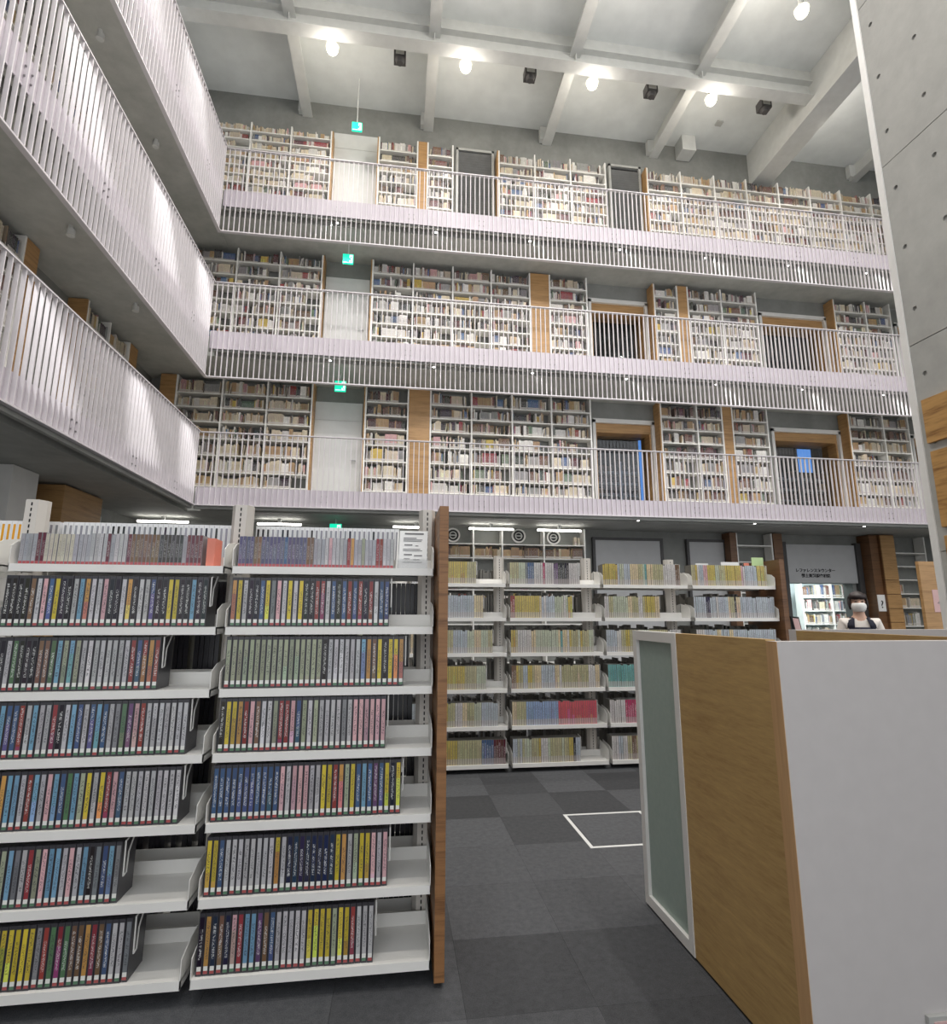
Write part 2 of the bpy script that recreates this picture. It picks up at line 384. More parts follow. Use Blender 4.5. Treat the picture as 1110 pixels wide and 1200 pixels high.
# rooms behind the back-wall openings
for L in (2, 3):
    z = ZL[L]
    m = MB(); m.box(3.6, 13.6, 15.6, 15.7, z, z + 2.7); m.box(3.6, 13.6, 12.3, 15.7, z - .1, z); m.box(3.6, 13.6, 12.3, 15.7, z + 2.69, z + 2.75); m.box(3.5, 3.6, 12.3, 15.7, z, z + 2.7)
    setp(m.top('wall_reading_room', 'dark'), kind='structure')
    for a, b, zt in OPEN[L]:
        fr = MB(); t = .07
        fr.box(a - .02, a + .05, 11.95, 12.02, z, zt).box(b - .05, b + .02, 11.95, 12.02, z, zt).box(a - .02, b + .02, 11.95, 12.02, zt - t, zt + .03)
        d = setp(fr.top('door_' + str(3 + L * 3 + OPEN[L].index((a, b, zt))), 'white'), kind='structure')
        MB().box(a + .05, a + .09, 12.02, 12.5, z, zt - t).box(b - .09, b - .05, 12.02, 12.5, z, zt - t).box(a + .09, b - .09, 12.02, 12.5, zt - t - .22, zt - t).part('wood_lining', 'wood_ply', d)
        sbox('glass_pane', 'glass', d, a + .09, b - .09, 12.3, 12.31, z, zt - t - .22)
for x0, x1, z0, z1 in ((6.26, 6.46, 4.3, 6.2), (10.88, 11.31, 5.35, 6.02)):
    pn = setp(B(x0, x1, 13.4, 13.43, z0, z1).top('window_' + ('2' if x0 < 8 else '3'), 'blue_pane'), kind='structure')  # added free-standing glowing pane, stands in for the sky's reflection in glass
    MB().box(x0 - .04, x0, 13.38, 13.45, 3.79, 6.48).box(x1, x1 + .04, 13.38, 13.45, 3.79, 6.48).box(x0, x1, 13.38, 13.45, z0 - .05, z0).box(x0, x1, 13.38, 13.45, z1, z1 + .05).part('window_frame', 'fixture', pn)  # frame made for the added glowing pane
# bright room behind the reference counter
m = MB(); m.box(8.3, 14.6, 15.3, 15.4, 0, 2.9); m.box(8.2, 8.3, 12.3, 15.4, 0, 2.9); m.box(14.6, 14.7, 12.3, 15.4, 0, 2.9); m.box(8.2, 14.7, 12.3, 15.4, 2.8, 2.9)
setp(m.top('wall_counter_room', 'room'), kind='structure')
t = empty('ceiling_panel_light', (11.3, 13.5, 2.77), 'unseen light panel added on the ceiling of the bright room behind the counter', 'light')
MB().box(10.5, 12.1, 12.7, 14.3, 2.77, 2.8).part('housing', 'white', t)  # housing of the added, unseen panel
light('AREA', (11.3, 13.5, 2.75), 115, (.92, 1, 1), 1.6)  # area light of the room; the panel housing above it is added, unseen

# ------------------------------------------------ right wall: board-marked concrete, tie holes, steel edge
XW = 4.4
wr = setp(B(XW + .02, XW + .5, -4, 3.94, 0, 13.9).top('wall_right', 'conc_lt'), kind='structure')
def panel_with_holes(y0, y1, z0, z1, holes, r=.021):
    """concrete slab piece whose face has sunk tie holes"""
    ys = sorted({y0, y1} | {h[0] - .1 for h in holes} | {h[0] + .1 for h in holes}); zs = sorted({z0, z1} | {h[1] - .1 for h in holes} | {h[1] + .1 for h in holes})
    ys = [v for v in ys if y0 <= v <= y1]; zs = [v for v in zs if z0 <= v <= z1]
    m = MB()
    for a, b in zip(ys, ys[1:]):
        for c, d in zip(zs, zs[1:]):
            hit = [h for h in holes if a - 1e-4 <= h[0] - .1 and h[0] + .1 <= b + 1e-4 and c - 1e-4 <= h[1] - .1 and h[1] + .1 <= d + 1e-4]
            if not hit or b - a > .21 or d - c > .21: m.add([(XW, a, c), (XW, b, c), (XW, b, d), (XW, a, d)], [(0, 1, 2, 3)]); continue
            hy, hz = hit[0]; n = 16; vs = []
            for k in range(n):
                t = 2 * math.pi * k / n + math.pi / 4; q = max(abs(math.cos(t)), abs(math.sin(t)))
                vs.append((XW, hy + .1 * math.cos(t) / q, hz + .1 * math.sin(t) / q))
            for dx in (0, .018):
                for k in range(n):
                    t = 2 * math.pi * k / n + math.pi / 4; vs.append((XW + dx, hy + r * math.cos(t), hz + r * math.sin(t)))
            fs = [(k, (k + 1) % n, n + (k + 1) % n, n + k) for k in range(n)] + [(n + k, n + (k + 1) % n, 2 * n + (k + 1) % n, 2 * n + k) for k in range(n)] + [tuple(range(2 * n, 3 * n))]
            m.add(vs, fs)
    for q in ([(XW, y0, z0), (XW, y1, z0), (XW + .02, y1, z0), (XW + .02, y0, z0)], [(XW, y0, z1), (XW, y1, z1), (XW + .02, y1, z1), (XW + .02, y0, z1)],
              [(XW, y0, z0), (XW, y0, z1), (XW + .02, y0, z1), (XW + .02, y0, z0)], [(XW, y1, z0), (XW, y1, z1), (XW + .02, y1, z1), (XW + .02, y1, z0)]): m.add(q, [(0, 1, 2, 3)])
    return m
edges = [0, .21, 2.01, 3.81, 5.61, 7.41, 9.21, 11.01, 12.81, 13.9]; hz = [.52 + .6 * k for k in range(23)]; hy = [3.925 - .455 * k for k in range(10)]
for za, zb in zip(edges, edges[1:]):
    for ya, yb in ((2.11, 3.94), (.28, 2.11)):
        a, b, c, d = ya + .003, yb - (0 if yb > 3.9 else .003), za + .004, zb - .004
        hs = [(y, z) for y in hy for z in hz if a + .1 <= y <= b - .1 + .09 and c + .1 <= z <= d - .1]
        hs = [(min(y, b - .1 - 1e-3), z) for y, z in hs]
        panel_with_holes(a, b, c, d, hs).part('concrete_panel', 'conc_lt', wr)
setp(MB().box(XW - .012, XW + .5, 3.94, 4.0, 0, 13.9).top('trim_1', 'white'), kind='structure')
# timber boards on the right wall
brd = empty('timber_cladding', (XW, 3.2, 2.2), 'oak boards fixed one above another on the concrete pier', 'cladding')
for z0, z1, ya in ((2.91, 3.29, 3.885), (2.2, 2.835, 3.872), (1.5, 2.13, 3.865)):
    MB().box(XW - .03, XW - .002, 2.2, ya, z0, z1).part('board', 'board', brd, bevel=.003)

# ------------------------------------------------ ceiling beams
def hbeam_y(name, x, w, z0, z1, y0, y1, t=.03):
    m = MB(); m.box(x - w / 2, x + w / 2, y0, y1, z0, z0 + t).box(x - .02, x + .02, y0, y1, z0 + t, z1)
    return setp(m.top(name, 'beam'), kind='structure')
for x in (-2.46, .49, 3.55, 6.47, 12.4):
    o = hbeam_y('ceiling_beam_depth', x, .24, 13.46, 13.9, -4, 12.0)
    MB().box(x - .2, x - .02, 11.85, 11.99, 13.495, 13.86).part('end_plate', 'beam', o)
m = MB(); m.box(9.2, 9.74, -4, 12.0, 12.93, 13.9); setp(m.top('ceiling_beam_girder', 'beam', bevel=.01), kind='structure')
for yb in (9.70, 6.7, 3.6, .6):
    m = MB(); m.box(-5.3, 9.2, yb - .14, yb + .14, 13.22, 13.25).box(-5.3, 9.2, yb - .02, yb + .02, 13.25, 13.58).box(-5.3, 9.2, yb - .15, yb + .15, 13.58, 13.61).box(-5.3, 9.2, yb - .1, yb + .02, 13.61, 13.9)
    o = setp(m.top('ceiling_beam_cross', 'beam'), kind='structure')
    for x in (-2.46, .49, 3.55, 6.47): MB().box(x - .008, x + .008, yb - .13, yb + .13, 13.25, 13.58).part('stiffener', 'beam', o)
# lamps, spot fixtures
def lamp(x, y, lab):
    t = empty('pendant_lamp', (x, y, 13.3), lab, 'lamp', 'round lamps under the high ceiling')
    MB().cyl((x, y, 13.36), .05, .54, n=12).part('stem', 'beam', t); MB().cyl((x, y, 13.33), .14, .05, r2=.06, n=16).part('lamp_cap', 'beam', t)
    MB().sphere((x, y, 13.28), .12).part('globe', 'bulb', t, smooth=True)
for k, x in enumerate((-1.65, 1.2, 4.08, 6.96)): lamp(x, 10.06, 'glowing round lamp in the row along the ceiling cross beam')
lamp(7.68, 8.02, 'glowing round lamp over the bay in front of the cross beam')
lamp(2.2, 8.02, 'second glowing round lamp in front of the cross beam, above the middle of the hall')
for x in (-.23, 2.66, 5.52, 8.37):
    t = empty('spot_fixture', (x, 10.14, 13.3), 'dark box spotlight hanging between two round ceiling lamps', 'spotlight', 'dark spotlights under the ceiling')
    MB().box(x - .13, x + .13, 10.04, 10.26, 13.3, 13.52).part('housing', 'fixture', t, bevel=.01); MB().cyl((x, 10.13, 13.22), .07, .09, r2=.11).part('lens_hood', 'fixture', t)
    MB().cyl((x, 10.2, 13.52), .02, .38).part('stem', 'beam', t); MB().box(x - .09, x + .09, 10.03, 10.04, 13.36, 13.48).part('front_glass', 'louver', t)
B(7.1, 7.48, 11.6, 11.98, 13.45, 13.9).top('ceiling_box', 'beam', 'white box hanging from the ceiling against the concrete wall', 'duct box', bevel=.01)
t = empty('smoke_detector', (7.88, 11.15, 13.86), 'small grey square sensor on the white ceiling', 'sensor'); MB().box(7.8, 7.96, 11.08, 11.22, 13.86, 13.9).part('housing', 'louver', t)

# ------------------------------------------------ gallery railings
PITCHB = .1
LV = {2: (3.46, 3.79, 3.46, 4.84), 3: (5.94, 6.89, 6.53, 7.91), 4: (9.04, 10.0, 9.63, 10.95)}   # bottom, fascia top, fascia bottom, rail
ORD = {2: 'lowest', 3: 'middle', 4: 'topmost'}
for L, (zb, zf, zfb, zr) in LV.items():
    # along the back
    t = empty('gallery_railing', (4.5, 10.47, zb), f'white steel slat railing of the {ORD[L]} gallery in front of the wall bookcases', 'railing', 'gallery railings')
    sbox('top_rail', 'rail', t, -3.665, 13.3, 10.43, 10.49, zr - .018, zr); sbox('fascia', 'fascia', t, -3.686, 13.3, 10.478, 10.50, zfb, zf)
    sbox('bottom_rail', 'rail', t, -3.665, 13.3, 10.43, 10.5, zb - .022, zb)
    if zb < zfb - .1: sbox('fascia_edge', 'fascia', t, -3.665, 13.3, 10.47, 10.478, zfb - .015, zfb + .012)
    me = boxmesh('baluster', 'rail', .014, .034, zr - zb - .018)
    n = int((13.3 + 3.66) / PITCHB)
    for k in range(n): link('baluster', me, (-3.64 + k * PITCHB, 10.443, zb), t)
    bm_ = MB()
    for dx in (0, .1):
        for dz in (0, .11): bm_.cyl((dx - .043, 0, dz), .011, .014, 'y', 6)
    bme = bm_.mesh('bolt_set', 'metal')
    for k in range(11): link('bolt_set', bme, (-2.9 + k * 1.5, 10.465, zfb + .1), t)
    # along the left
    t = empty('gallery_railing', (-3.7, 7, zb), f'white steel slat railing of the {ORD[L]} side gallery above the DVD racks', 'railing', 'gallery railings')
    sbox('top_rail', 'rail', t, -3.73, -3.67, 2.5, 10.49, zr - .018, zr); sbox('fascia', 'fascia', t, -3.742, -3.72, 2.5, 10.478, zfb, zf)
    sbox('bottom_rail', 'rail', t, -3.735, -3.67, 2.5, 10.49, zb - .022, zb)
    if zb < zfb - .1: sbox('fascia_edge', 'fascia', t, -3.72, -3.712, 2.5, 10.43, zfb - .015, zfb + .012)
    me = boxmesh('baluster', 'rail', .042, .014, zr - zb - .018)
    for k in range(int((10.40 - 2.5) / PITCHB)): link('baluster', me, (-3.719, 10.36 - k * PITCHB, zb), t)
    bm_ = MB()
    for dy in (0, .1):
        for dz in (0, .11): bm_.cyl((0, dy - .043, dz), .011, .014, 'x', 6)
    bme = bm_.mesh('bolt_set', 'metal')
    for k in range(5): link('bolt_set', bme, (-3.712, 9.6 - k * 1.5, zfb + .1), t)
    # corner post
# downlights in the slab grooves
def downlight(x, y, z, e, cone, blend, where):
    t = empty('downlight', (x, y, z), f'small round downlight under the {where}', 'downlight', 'downlights under the galleries')
    MB().cyl((x, y, z - .02), .045, .21, n=12).part('housing', 'beam', t); MB().cyl((x, y, z - .024), .022, .004, n=12).part('lens', 'dl', t)
    light('SPOT', (x, y, z - .04), e, (1, .99, .97), .03, spot_size=math.radians(cone), spot_blend=blend)
def wallwash(x, y, z, ty, tz, where):
    t = empty('tilted_spotlight', (x, y, z), f'small tilted spotlight under the {where}', 'spotlight', 'tilted spotlights lighting the slats')
    MB().cyl((x, y, z - .05), .03, .05, n=12).part('stem', 'beam', t); MB().cyl((x, y + .02, z - .13), .05, .09, n=12).part('can', 'beam', t)
    l = light('SPOT', (x, y + .03, z - .16), WASH_W, (1, .99, .97), .04, spot_size=math.radians(25), spot_blend=.8)
    l.rotation_euler = (Vector((-3.7, ty, tz)) - l.location).to_track_quat('-Z', 'Y').to_euler()
for L in (2, 3):           # under the slab of gallery L+1, lighting gallery L
    z = ZL[L + 1] - SL; nm = 'middle' if L == 2 else 'topmost'
    for k in range(8): downlight(-1.44 + 2.08 * k, 10.66, z + .03, DOWN_W, 118, .6, f'{nm} gallery in the groove by the railing')
    for yy in (10.2, 8.35, 6.15, 4.1): wallwash(-4.35, yy - 1.25, z, yy, ZL[L] - .12, f'{nm} side gallery')
for yy in (8.9, 6.9, 4.6): wallwash(-4.35, yy - 1.4, 13.44, yy, ZL[4] - .12, 'ceiling over the topmost side gallery')
for k in range(4): downlight(4.9 + 2.6 * k, 10.66, ZL[2] - SL + .03, DOWN_W * .15, 120, .6, 'lowest gallery above the ground floor')

# ------------------------------------------------ doors, louvres, GF wall panels
DN = {4: (-1.79, -.75, 13.05), 3: (-1.80, -.80, 9.17), 2: (-1.89, -.85, 6.12)}
for i, (L, (a, b, zt)) in enumerate(DN.items()):
    z = ZL[L]
    d = setp(B(a, b, 11.94, 11.99, z, zt).top('door_' + str(i + 1), 'door', bevel=.004), kind='structure')
    hx = b - .12 if L < 4 else a + .1
    MB().cyl((hx, 11.90, z + 1.0), .012, .05, 'y').box(hx - .11 if L < 4 else hx, hx if L < 4 else hx + .11, 11.895, 11.908, z + .99, z + 1.01).part('door_handle', 'metal', d)
    MB().box(a, b, 11.935, 11.94, zt - .42, zt - .414).part('panel_seam', 'louver', d)
for i, (a, b, zt) in enumerate(((1.19, 2.15, 13.0), (5.17, 6.05, 13.04))):
    d = setp(MB().box(a, a + .06, 11.9, 11.99, 10, zt).box(b - .06, b, 11.9, 11.99, 10, zt).box(a, b, 11.9, 11.99, zt - .06, zt).top('door_' + str(20 + i), 'louver'), kind='structure')
    MB().box(a + .06, b - .06, 11.975, 11.99, 10, zt - .06).part('backing', 'black', d)
    sm = MB().prism([(-.03, .05), (-.025, .056), (.03, .02), (.025, .014)], 'x', 0, b - a - .12).mesh('louver_slat', 'louver_slat')
    for k in range(42): link('louver_slat', sm, (a + .06, 11.94, 10.02 + k * .0685), d)
for i, (a, b) in enumerate(((4.42, 5.98), (6.68, 7.55))):
    d = setp(B(a, b, 11.93, 11.99, 0, 3.16).top('door_' + str(30 + i), 'grey_panel', bevel=.004), kind='structure')
    MB().box(a - .06, a, 11.9, 11.99, 0, 3.22).box(b, b + .06, 11.9, 11.99, 0, 3.22).box(a, b, 11.9, 11.99, 3.16, 3.22).part('door_frame', 'fixture', d)
def text(body, size, loc, mat, parent, rotz=0, name='lettering', label=None):
    cu = bpy.data.curves.new(name, 'FONT'); cu.body = body; cu.size = size; cu.extrude = .002; cu.offset = .0022; cu.align_x = 'CENTER'
    o = bpy.data.objects.new(name, cu); COL.objects.link(o); o.rotation_euler = (math.pi / 2, 0, rotz); o.location = loc
    bpy.context.view_layer.update()
    me = bpy.data.meshes.new_from_object(o.evaluated_get(bpy.context.evaluated_depsgraph_get())); me.materials.clear(); me.materials.append(M[mat])
    o2 = bpy.data.objects.new(name, me); COL.objects.link(o2); o2.rotation_euler = o.rotation_euler; o2.parent = parent; o2.location = Vector(loc) - wloc(parent)
    bpy.data.objects.remove(o)
    if label: o2['label'] = label
    return o2
sg = empty('counter_sign_panel', (10.03, 11.95, 2.24), 'large grey panel with black Japanese lettering over the reference counter', 'sign')
MB().box(9.11, 10.95, 11.93, 11.99, 2.24, 3.15).part('panel', 'grey_panel', sg, bevel=.004)
text('レファレンスカウンター', .095, (9.85, 11.926, 2.50), 'ink_black', sg); text('郷土資料調査相談', .095, (9.85, 11.926, 2.375), 'ink_black', sg)
MB().box(8.99, 9.11, 11.88, 12.05, 0, 3.2).box(10.95, 11.08, 11.88, 12.05, 0, 3.2).top('trim_2', 'fixture', kind='structure')
# tubes under the first slab
for a, b, lab in ((-5.05, -4.11, 'in the corner under the side gallery'), (-2.8, -1.95, 'left of the exit sign'), (-.1, .84, 'right of the exit sign'), (1.49, 2.44, 'over brown magazines by the rack end'), (2.97, 3.94, 'over brown magazines by the grey panel')):
    t = empty('tube_light', ((a + b) / 2, 11.5, 3.29), 'white tube light under the lowest gallery, ' + lab, 'tube light')
    MB().cyl((a, 11.45, 3.28), .022, b - a, 'x', 10).part('tube', 'tube', t, smooth=True); MB().box((a + b) / 2 - .03, (a + b) / 2 + .03, 11.43, 11.47, 3.3, 3.39).part('bracket', 'beam', t)

# exit signs
def exit_sign(x, y, z, stem, lab):
    t = empty('exit_sign', (x, y, z), lab, 'exit sign', 'green exit signs')
    MB().box(x - .115, x + .115, y, y + .04, z - .115, z + .115).part('lit_panel', 'exit', t, bevel=.004)
    g = MB(); yy = y - .003
    def poly(ps): g.prism([(x + a, z + b) for a, b in ps], 'y', yy, y)
    poly([(-.095, -.095), (.02, -.095), (.02, -.08), (-.095, -.08)]); poly([(.03, -.095), (.1, -.095), (.1, .095), (.03, .095)][::1])
    g2 = MB()
    def poly2(ps): g2.prism([(x + a, z + b) for a, b in ps], 'y', yy - .002, yy)
    poly2([(.045, .04), (.065, .06), (.085, .04), (.065, .02)]); poly2([(.03, .01), (.07, .02), (.05, -.04), (.0, -.035)]); poly2([(.0, -.035), (.03, -.04), (.01, -.085), (-.01, -.08)]); poly2([(.04, -.035), (.055, -.03), (.09, -.08), (.075, -.085)]); poly2([(.0, .015), (.04, .02), (.04, .005), (.0, .0)])
    g.part('pictogram_door', 'exit_white', t); g2.part('pictogram_runner', 'exit', t)
    MB().cyl((x, y + .02, z + .115), .012, stem, n=8).part('stem', 'beam', t)
exit_sign(-1.28, 11.2, 6.2, .175, 'green lit exit sign hanging above the lowest gallery door')
exit_sign(-1.245, 11.2, 9.17, .315, 'green lit exit sign hanging above the middle gallery door')
exit_sign(-1.185, 11.2, 12.57, 1.215, 'green lit exit sign on a long stem above the topmost gallery door')
exit_sign(-1.24, 11.2, 3.16, .115, 'green lit exit sign under the lowest gallery above the DVD rack')

# ================================================================== WALL BOOKCASES AND BOOKS
def jit(c, a=.12): 
    k = 1 + random.uniform(-a, a); return tuple(max(0, min(1, x * k + random.uniform(-.01, .01))) for x in c[:3])
P_ = {'white': srgb(222, 218, 212), 'cream': srgb(208, 194, 170), 'tan': srgb(176, 146, 108), 'brown': srgb(104, 74, 54), 'dark': srgb(50, 46, 48), 'grey': srgb(150, 148, 146),
      'red': srgb(140, 50, 52), 'maroon': srgb(86, 38, 42), 'blue': srgb(70, 92, 130), 'green': srgb(92, 110, 90), 'pink': srgb(206, 160, 160), 'yellow': srgb(204, 176, 90)}
PAL = {'L2': dict(white=20, cream=24, tan=16, brown=13, dark=12, grey=8, red=4, maroon=5, blue=3, green=3, yellow=2, pink=3),
       'L3': dict(white=26, cream=14, tan=7, brown=9, dark=15, grey=15, red=3, maroon=5, blue=5, green=3, yellow=2, pink=4),
       'L4': dict(white=28, cream=24, tan=9, brown=9, dark=8, grey=12, red=5, maroon=4, blue=4, green=2, pink=3),
       'dk': dict(brown=30, dark=26, maroon=14, tan=10, cream=6), 'cr': dict(cream=50, white=24, tan=20, pink=6), 'mg': dict(tan=55, brown=25, cream=20)}
BOOKS = []
def pick(pal):
    d = PAL[pal]; r = random.uniform(0, sum(d.values()))
    for k, v in d.items():
        r -= v
        if r <= 0: return k
    return k
def fill_row(a, b, other, z, clear, depth, pal, desc, axis='x', row=0, full=.96, wr=(.011, .032)):
    """books standing from a to b along the case; other = front plane"""
    x = a + random.uniform(.0, .02); end = a + (b - a) * (full if random.random() > .18 else random.uniform(.6, .95))
    mode = random.random()
    while x < end - .012:
        n = random.choice((1, 1, 2, 3, 4, 6, 10)) if random.random() < .4 else 1
        cn = pick(pal); w0 = random.uniform(*wr); h0 = clear * random.uniform(.6, .88); setback = random.uniform(.015, .05); base = jit(P_[cn], .2)
        for _ in range(n):
            wd = w0 * random.uniform(.9, 1.12) if n > 1 else w0
            if x + wd > end: break
            h = h0 * random.uniform(.97, 1.03) if n > 2 else min(clear * .9, h0 * random.uniform(.85, 1.12))
            lean = random.uniform(.05, .16) if (n == 1 and random.random() < .1 and h < clear * .75) else 0
            c = x + wd / 2
            if axis == 'x': p, ux, uy = (c, other + setback, z), (1, 0, 0), (0, 1, 0)
            else: p, ux, uy = (other - setback, c, z), (0, 1, 0), (-1, 0, 0)
            if BOOKS and BOOKS[-1]['desc'] == desc and BOOKS[-1]['row'] == row: BOOKS[-1]['nx'] = cn; pv = BOOKS[-1]['cn']
            else: pv = None
            BOOKS.append(dict(pv=pv, nx=None, p=p, w=wd * .96, h=h, d=min(depth - .05, h * .7), ux=ux, uy=uy, col=jit(base, .06), cn=cn, lean=lean, desc=desc, row=row, axis=axis))
            x += wd + (math.sin(lean) * h + .004 if lean else 0)
        if random.random() < .05: x += random.uniform(.02, .08)
ORDN = ['top', 'second', 'third', 'fourth', 'fifth', 'sixth', 'seventh', 'eighth', 'ninth', 'tenth', 'eleventh']
def bookcase(xs, ztop, zbase, bz, Yf, label, pals, axis='x', depth=.27, wood_l=False, wood_r=False, books=True, group='white wall bookcases', mat='shelf', wr=(.011, .032), desc=None):
    mid = (xs[0] + xs[-1]) / 2
    t = empty('bookcase', (mid, Yf + depth / 2, zbase) if axis == 'x' else (Yf - depth / 2, mid, zbase), label, 'bookcase', group)
    def bx(name, m, a0, a1, d0, d1, z0, z1):
        if axis == 'x': return sbox(name, m, t, a0, a1, Yf + d0, Yf + d1, z0, z1)
        return sbox(name, m, t, Yf - d1, Yf - d0, a0, a1, z0, z1)
    for x in xs: bx('upright', mat, x - .016, x + .016, 0, depth, zbase, ztop)
    if wood_l: bx('side_panel', 'wood_ply', xs[0] - .045, xs[0] - .016, 0, depth + .02, zbase, ztop)
    if wood_r: bx('side_panel', 'wood_ply', xs[-1] + .016, xs[-1] + .045, 0, depth + .02, zbase, ztop)
    for k, (a, b) in enumerate(zip(xs, xs[1:])):
        tops = [ztop] + list(bz)
        for r, z in enumerate(bz):
            bx('shelf_board', mat, a + .016, b - .016, .004, depth, z - .024, z)
            if books:
                pal = pals[(k * 3 + r) % len(pals)] if isinstance(pals, (list, tuple)) else pals
                fill_row(a + .02, b - .02, Yf, z + .0005, tops[r] - z - .03, depth, pal, desc or label, axis, r, wr=wr)
    return t
BZ2 = [6.10, 5.79, 5.47, 5.11, 4.75, 4.39, 4.09, 3.86]
BZ3 = [9.225, 8.90, 8.62, 8.30, 7.98, 7.665, 7.35, 7.02]
BZ4a = [12.62 - .232 * k for k in range(11)]
BZ4 = [12.51 - .29 * k for k in range(9)]
G2, G3, G4 = 'on the lowest gallery', 'on the middle gallery', 'on the topmost gallery'
bookcase([-4.69, -3.77, -2.85, -1.92], 6.47, 3.79, BZ2, 11.7, f'white three-bay bookcase between the corner and the white door {G2}', ['L2', 'cr', 'L2', 'cr', 'L2', 'cr'], wood_r=True)
bookcase([-.77, .15], 6.47, 3.79, BZ2, 11.7, f'white single-bay bookcase between the white door and a wooden panel {G2}', ['dk', 'dk', 'dk', 'cr', 'L2', 'cr', 'L2'], wood_l=True)
bookcase([.65, 1.57, 2.5, 3.42, 4.35], 6.47, 3.79, BZ2, 11.7, f'white four-bay bookcase between a wooden panel and a doorway {G2}', 'L2')
bookcase([6.08, 6.99, 7.63], 6.47, 3.79, BZ2, 11.7, f'white two-bay bookcase between a doorway and a narrow wooden panel {G2}', ['dk', 'L2', 'L2'], wood_l=True)
bookcase([7.90, 8.81], 6.47, 3.79, BZ2, 11.7, f'white single-bay bookcase between a narrow wooden panel and a doorway {G2}', ['L2', 'L3'])
bookcase([11.03, 11.98, 12.69], 6.47, 3.79, BZ2, 11.7, f'white two-bay bookcase between two doorways {G2} near the pier', ['L2', 'dk', 'cr'], wood_l=True)
bookcase([-4.61, -3.70, -2.78, -1.86], 9.55, 6.89, BZ3, 11.7, f'white three-bay bookcase between the corner and the white door {G3}', 'L3', wood_r=True)
bookcase([-.73, .20, 1.12, 2.03, 2.96], 9.55, 6.89, BZ3, 11.7, f'white four-bay bookcase between the white door and a wooden panel {G3}', 'L3', wood_l=True)
bookcase([3.45, 4.37], 9.55, 6.89, BZ3, 11.7, f'white single-bay bookcase between a wooden panel and a doorway {G3}', 'L3')
bookcase([6.10, 6.70], 9.55, 6.89, BZ3, 11.7, f'narrow white single-bay bookcase between a doorway and a wooden panel {G3}', 'L3', wood_l=True)
bookcase([6.98, 7.87, 8.82], 9.55, 6.89, BZ3, 11.7, f'white two-bay bookcase between a narrow wooden panel and a doorway {G3}', 'L3')
bookcase([11.02, 11.92, 12.64], 9.55, 6.89, BZ3, 11.7, f'white two-bay bookcase between two doorways {G3} near the pier', 'L3', wood_l=True)
bookcase([-4.56, -3.65, -2.74, -1.82], 12.85, 10.0, BZ4a, 11.7, f'white three-bay bookcase with close shelves between corner and door {G4}', ['cr', 'L4', 'cr'], wood_r=True)
bookcase([-.69, .23], 12.85, 10.0, BZ4, 11.7, f'white single-bay bookcase between the white door and a wooden panel {G4}', ['L4', 'dk', 'cr'], wood_l=True)
bookcase([.48, 1.09], 12.85, 10.0, BZ4, 11.7, f'narrow white single-bay bookcase between a wooden panel and a louvred door {G4}', ['L4', 'dk'])
bookcase([2.24, 3.15, 4.07, 4.99], 12.85, 10.0, BZ4, 11.7, f'white three-bay bookcase between two louvred doors {G4}', 'L4', wood_l=True)
bookcase([6.12, 7.03, 7.97, 8.88, 9.80, 10.72, 11.64, 12.57, 13.45], 12.85, 10.0, BZ4, 11.7, f'long white eight-bay bookcase ending at the pier {G4}', ['L4', 'dk', 'L4', 'cr'], wood_l=True)
# side galleries
XF = -5.03
bookcase([3.7, 4.62, 5.53, 6.45, 7.37], 6.47, 3.79, BZ2, XF, 'white bookcase along the lowest side gallery up to the open gap', 'L2', 'y')
bookcase([8.93, 9.63, 10.34], 6.47, 3.79, BZ2, XF, 'white bookcase with plywood end along the lowest side gallery past the open gap', 'L2', 'y', wood_l=True)
bookcase([3.2, 4.1, 5.0, 5.9, 6.8, 7.7, 8.6, 9.5, 10.4, 11.3], 9.55, 6.89, BZ3, XF, 'long white bookcase along the middle side gallery behind the slats', 'L3', 'y')
bookcase([3.2, 4.1, 5.0, 5.9, 6.8, 7.7, 8.6, 9.5, 10.4], 12.3, 10.0, BZ4[2:], XF, 'long white bookcase along the topmost side gallery behind the slats', 'L4', 'y')
# wooden filler panels between the cases
for x0, x1, z0, z1, y, lab in ((.17, .63, 3.79, 6.47, 11.7, 'wide wooden panel between two bookcases on the lowest gallery'), (7.65, 7.88, 3.79, 6.47, 11.7, 'narrow wooden panel between two bookcases on the lowest gallery'),
        (-5.02, -4.71, 3.79, 6.47, 11.7, 'wooden panel in the corner of the lowest gallery'), (2.98, 3.43, 6.89, 9.55, 11.7, 'wide wooden panel between two bookcases on the middle gallery'), (6.72, 6.96, 6.89, 9.55, 11.7, 'narrow wooden panel between two bookcases on the middle gallery'),
        (.25, .46, 10.0, 12.85, 11.7, 'narrow wooden panel between two bookcases on the topmost gallery')):
    B(x0, x1, y + .004, y + .28, z0, z1).top('wood_cladding', 'wood_ply', lab, 'cladding')
for y0, y1, lab in ((7.39, 7.66, 'wooden panel closing the near bookcase of the lowest side gallery'), (10.36, 10.66, 'wooden panel closing the far bookcase of the lowest side gallery')):
    B(XF - .27, XF - .004, y0, y1, 3.79, 6.47).top('wood_cladding', 'wood_ply', lab, 'cladding')

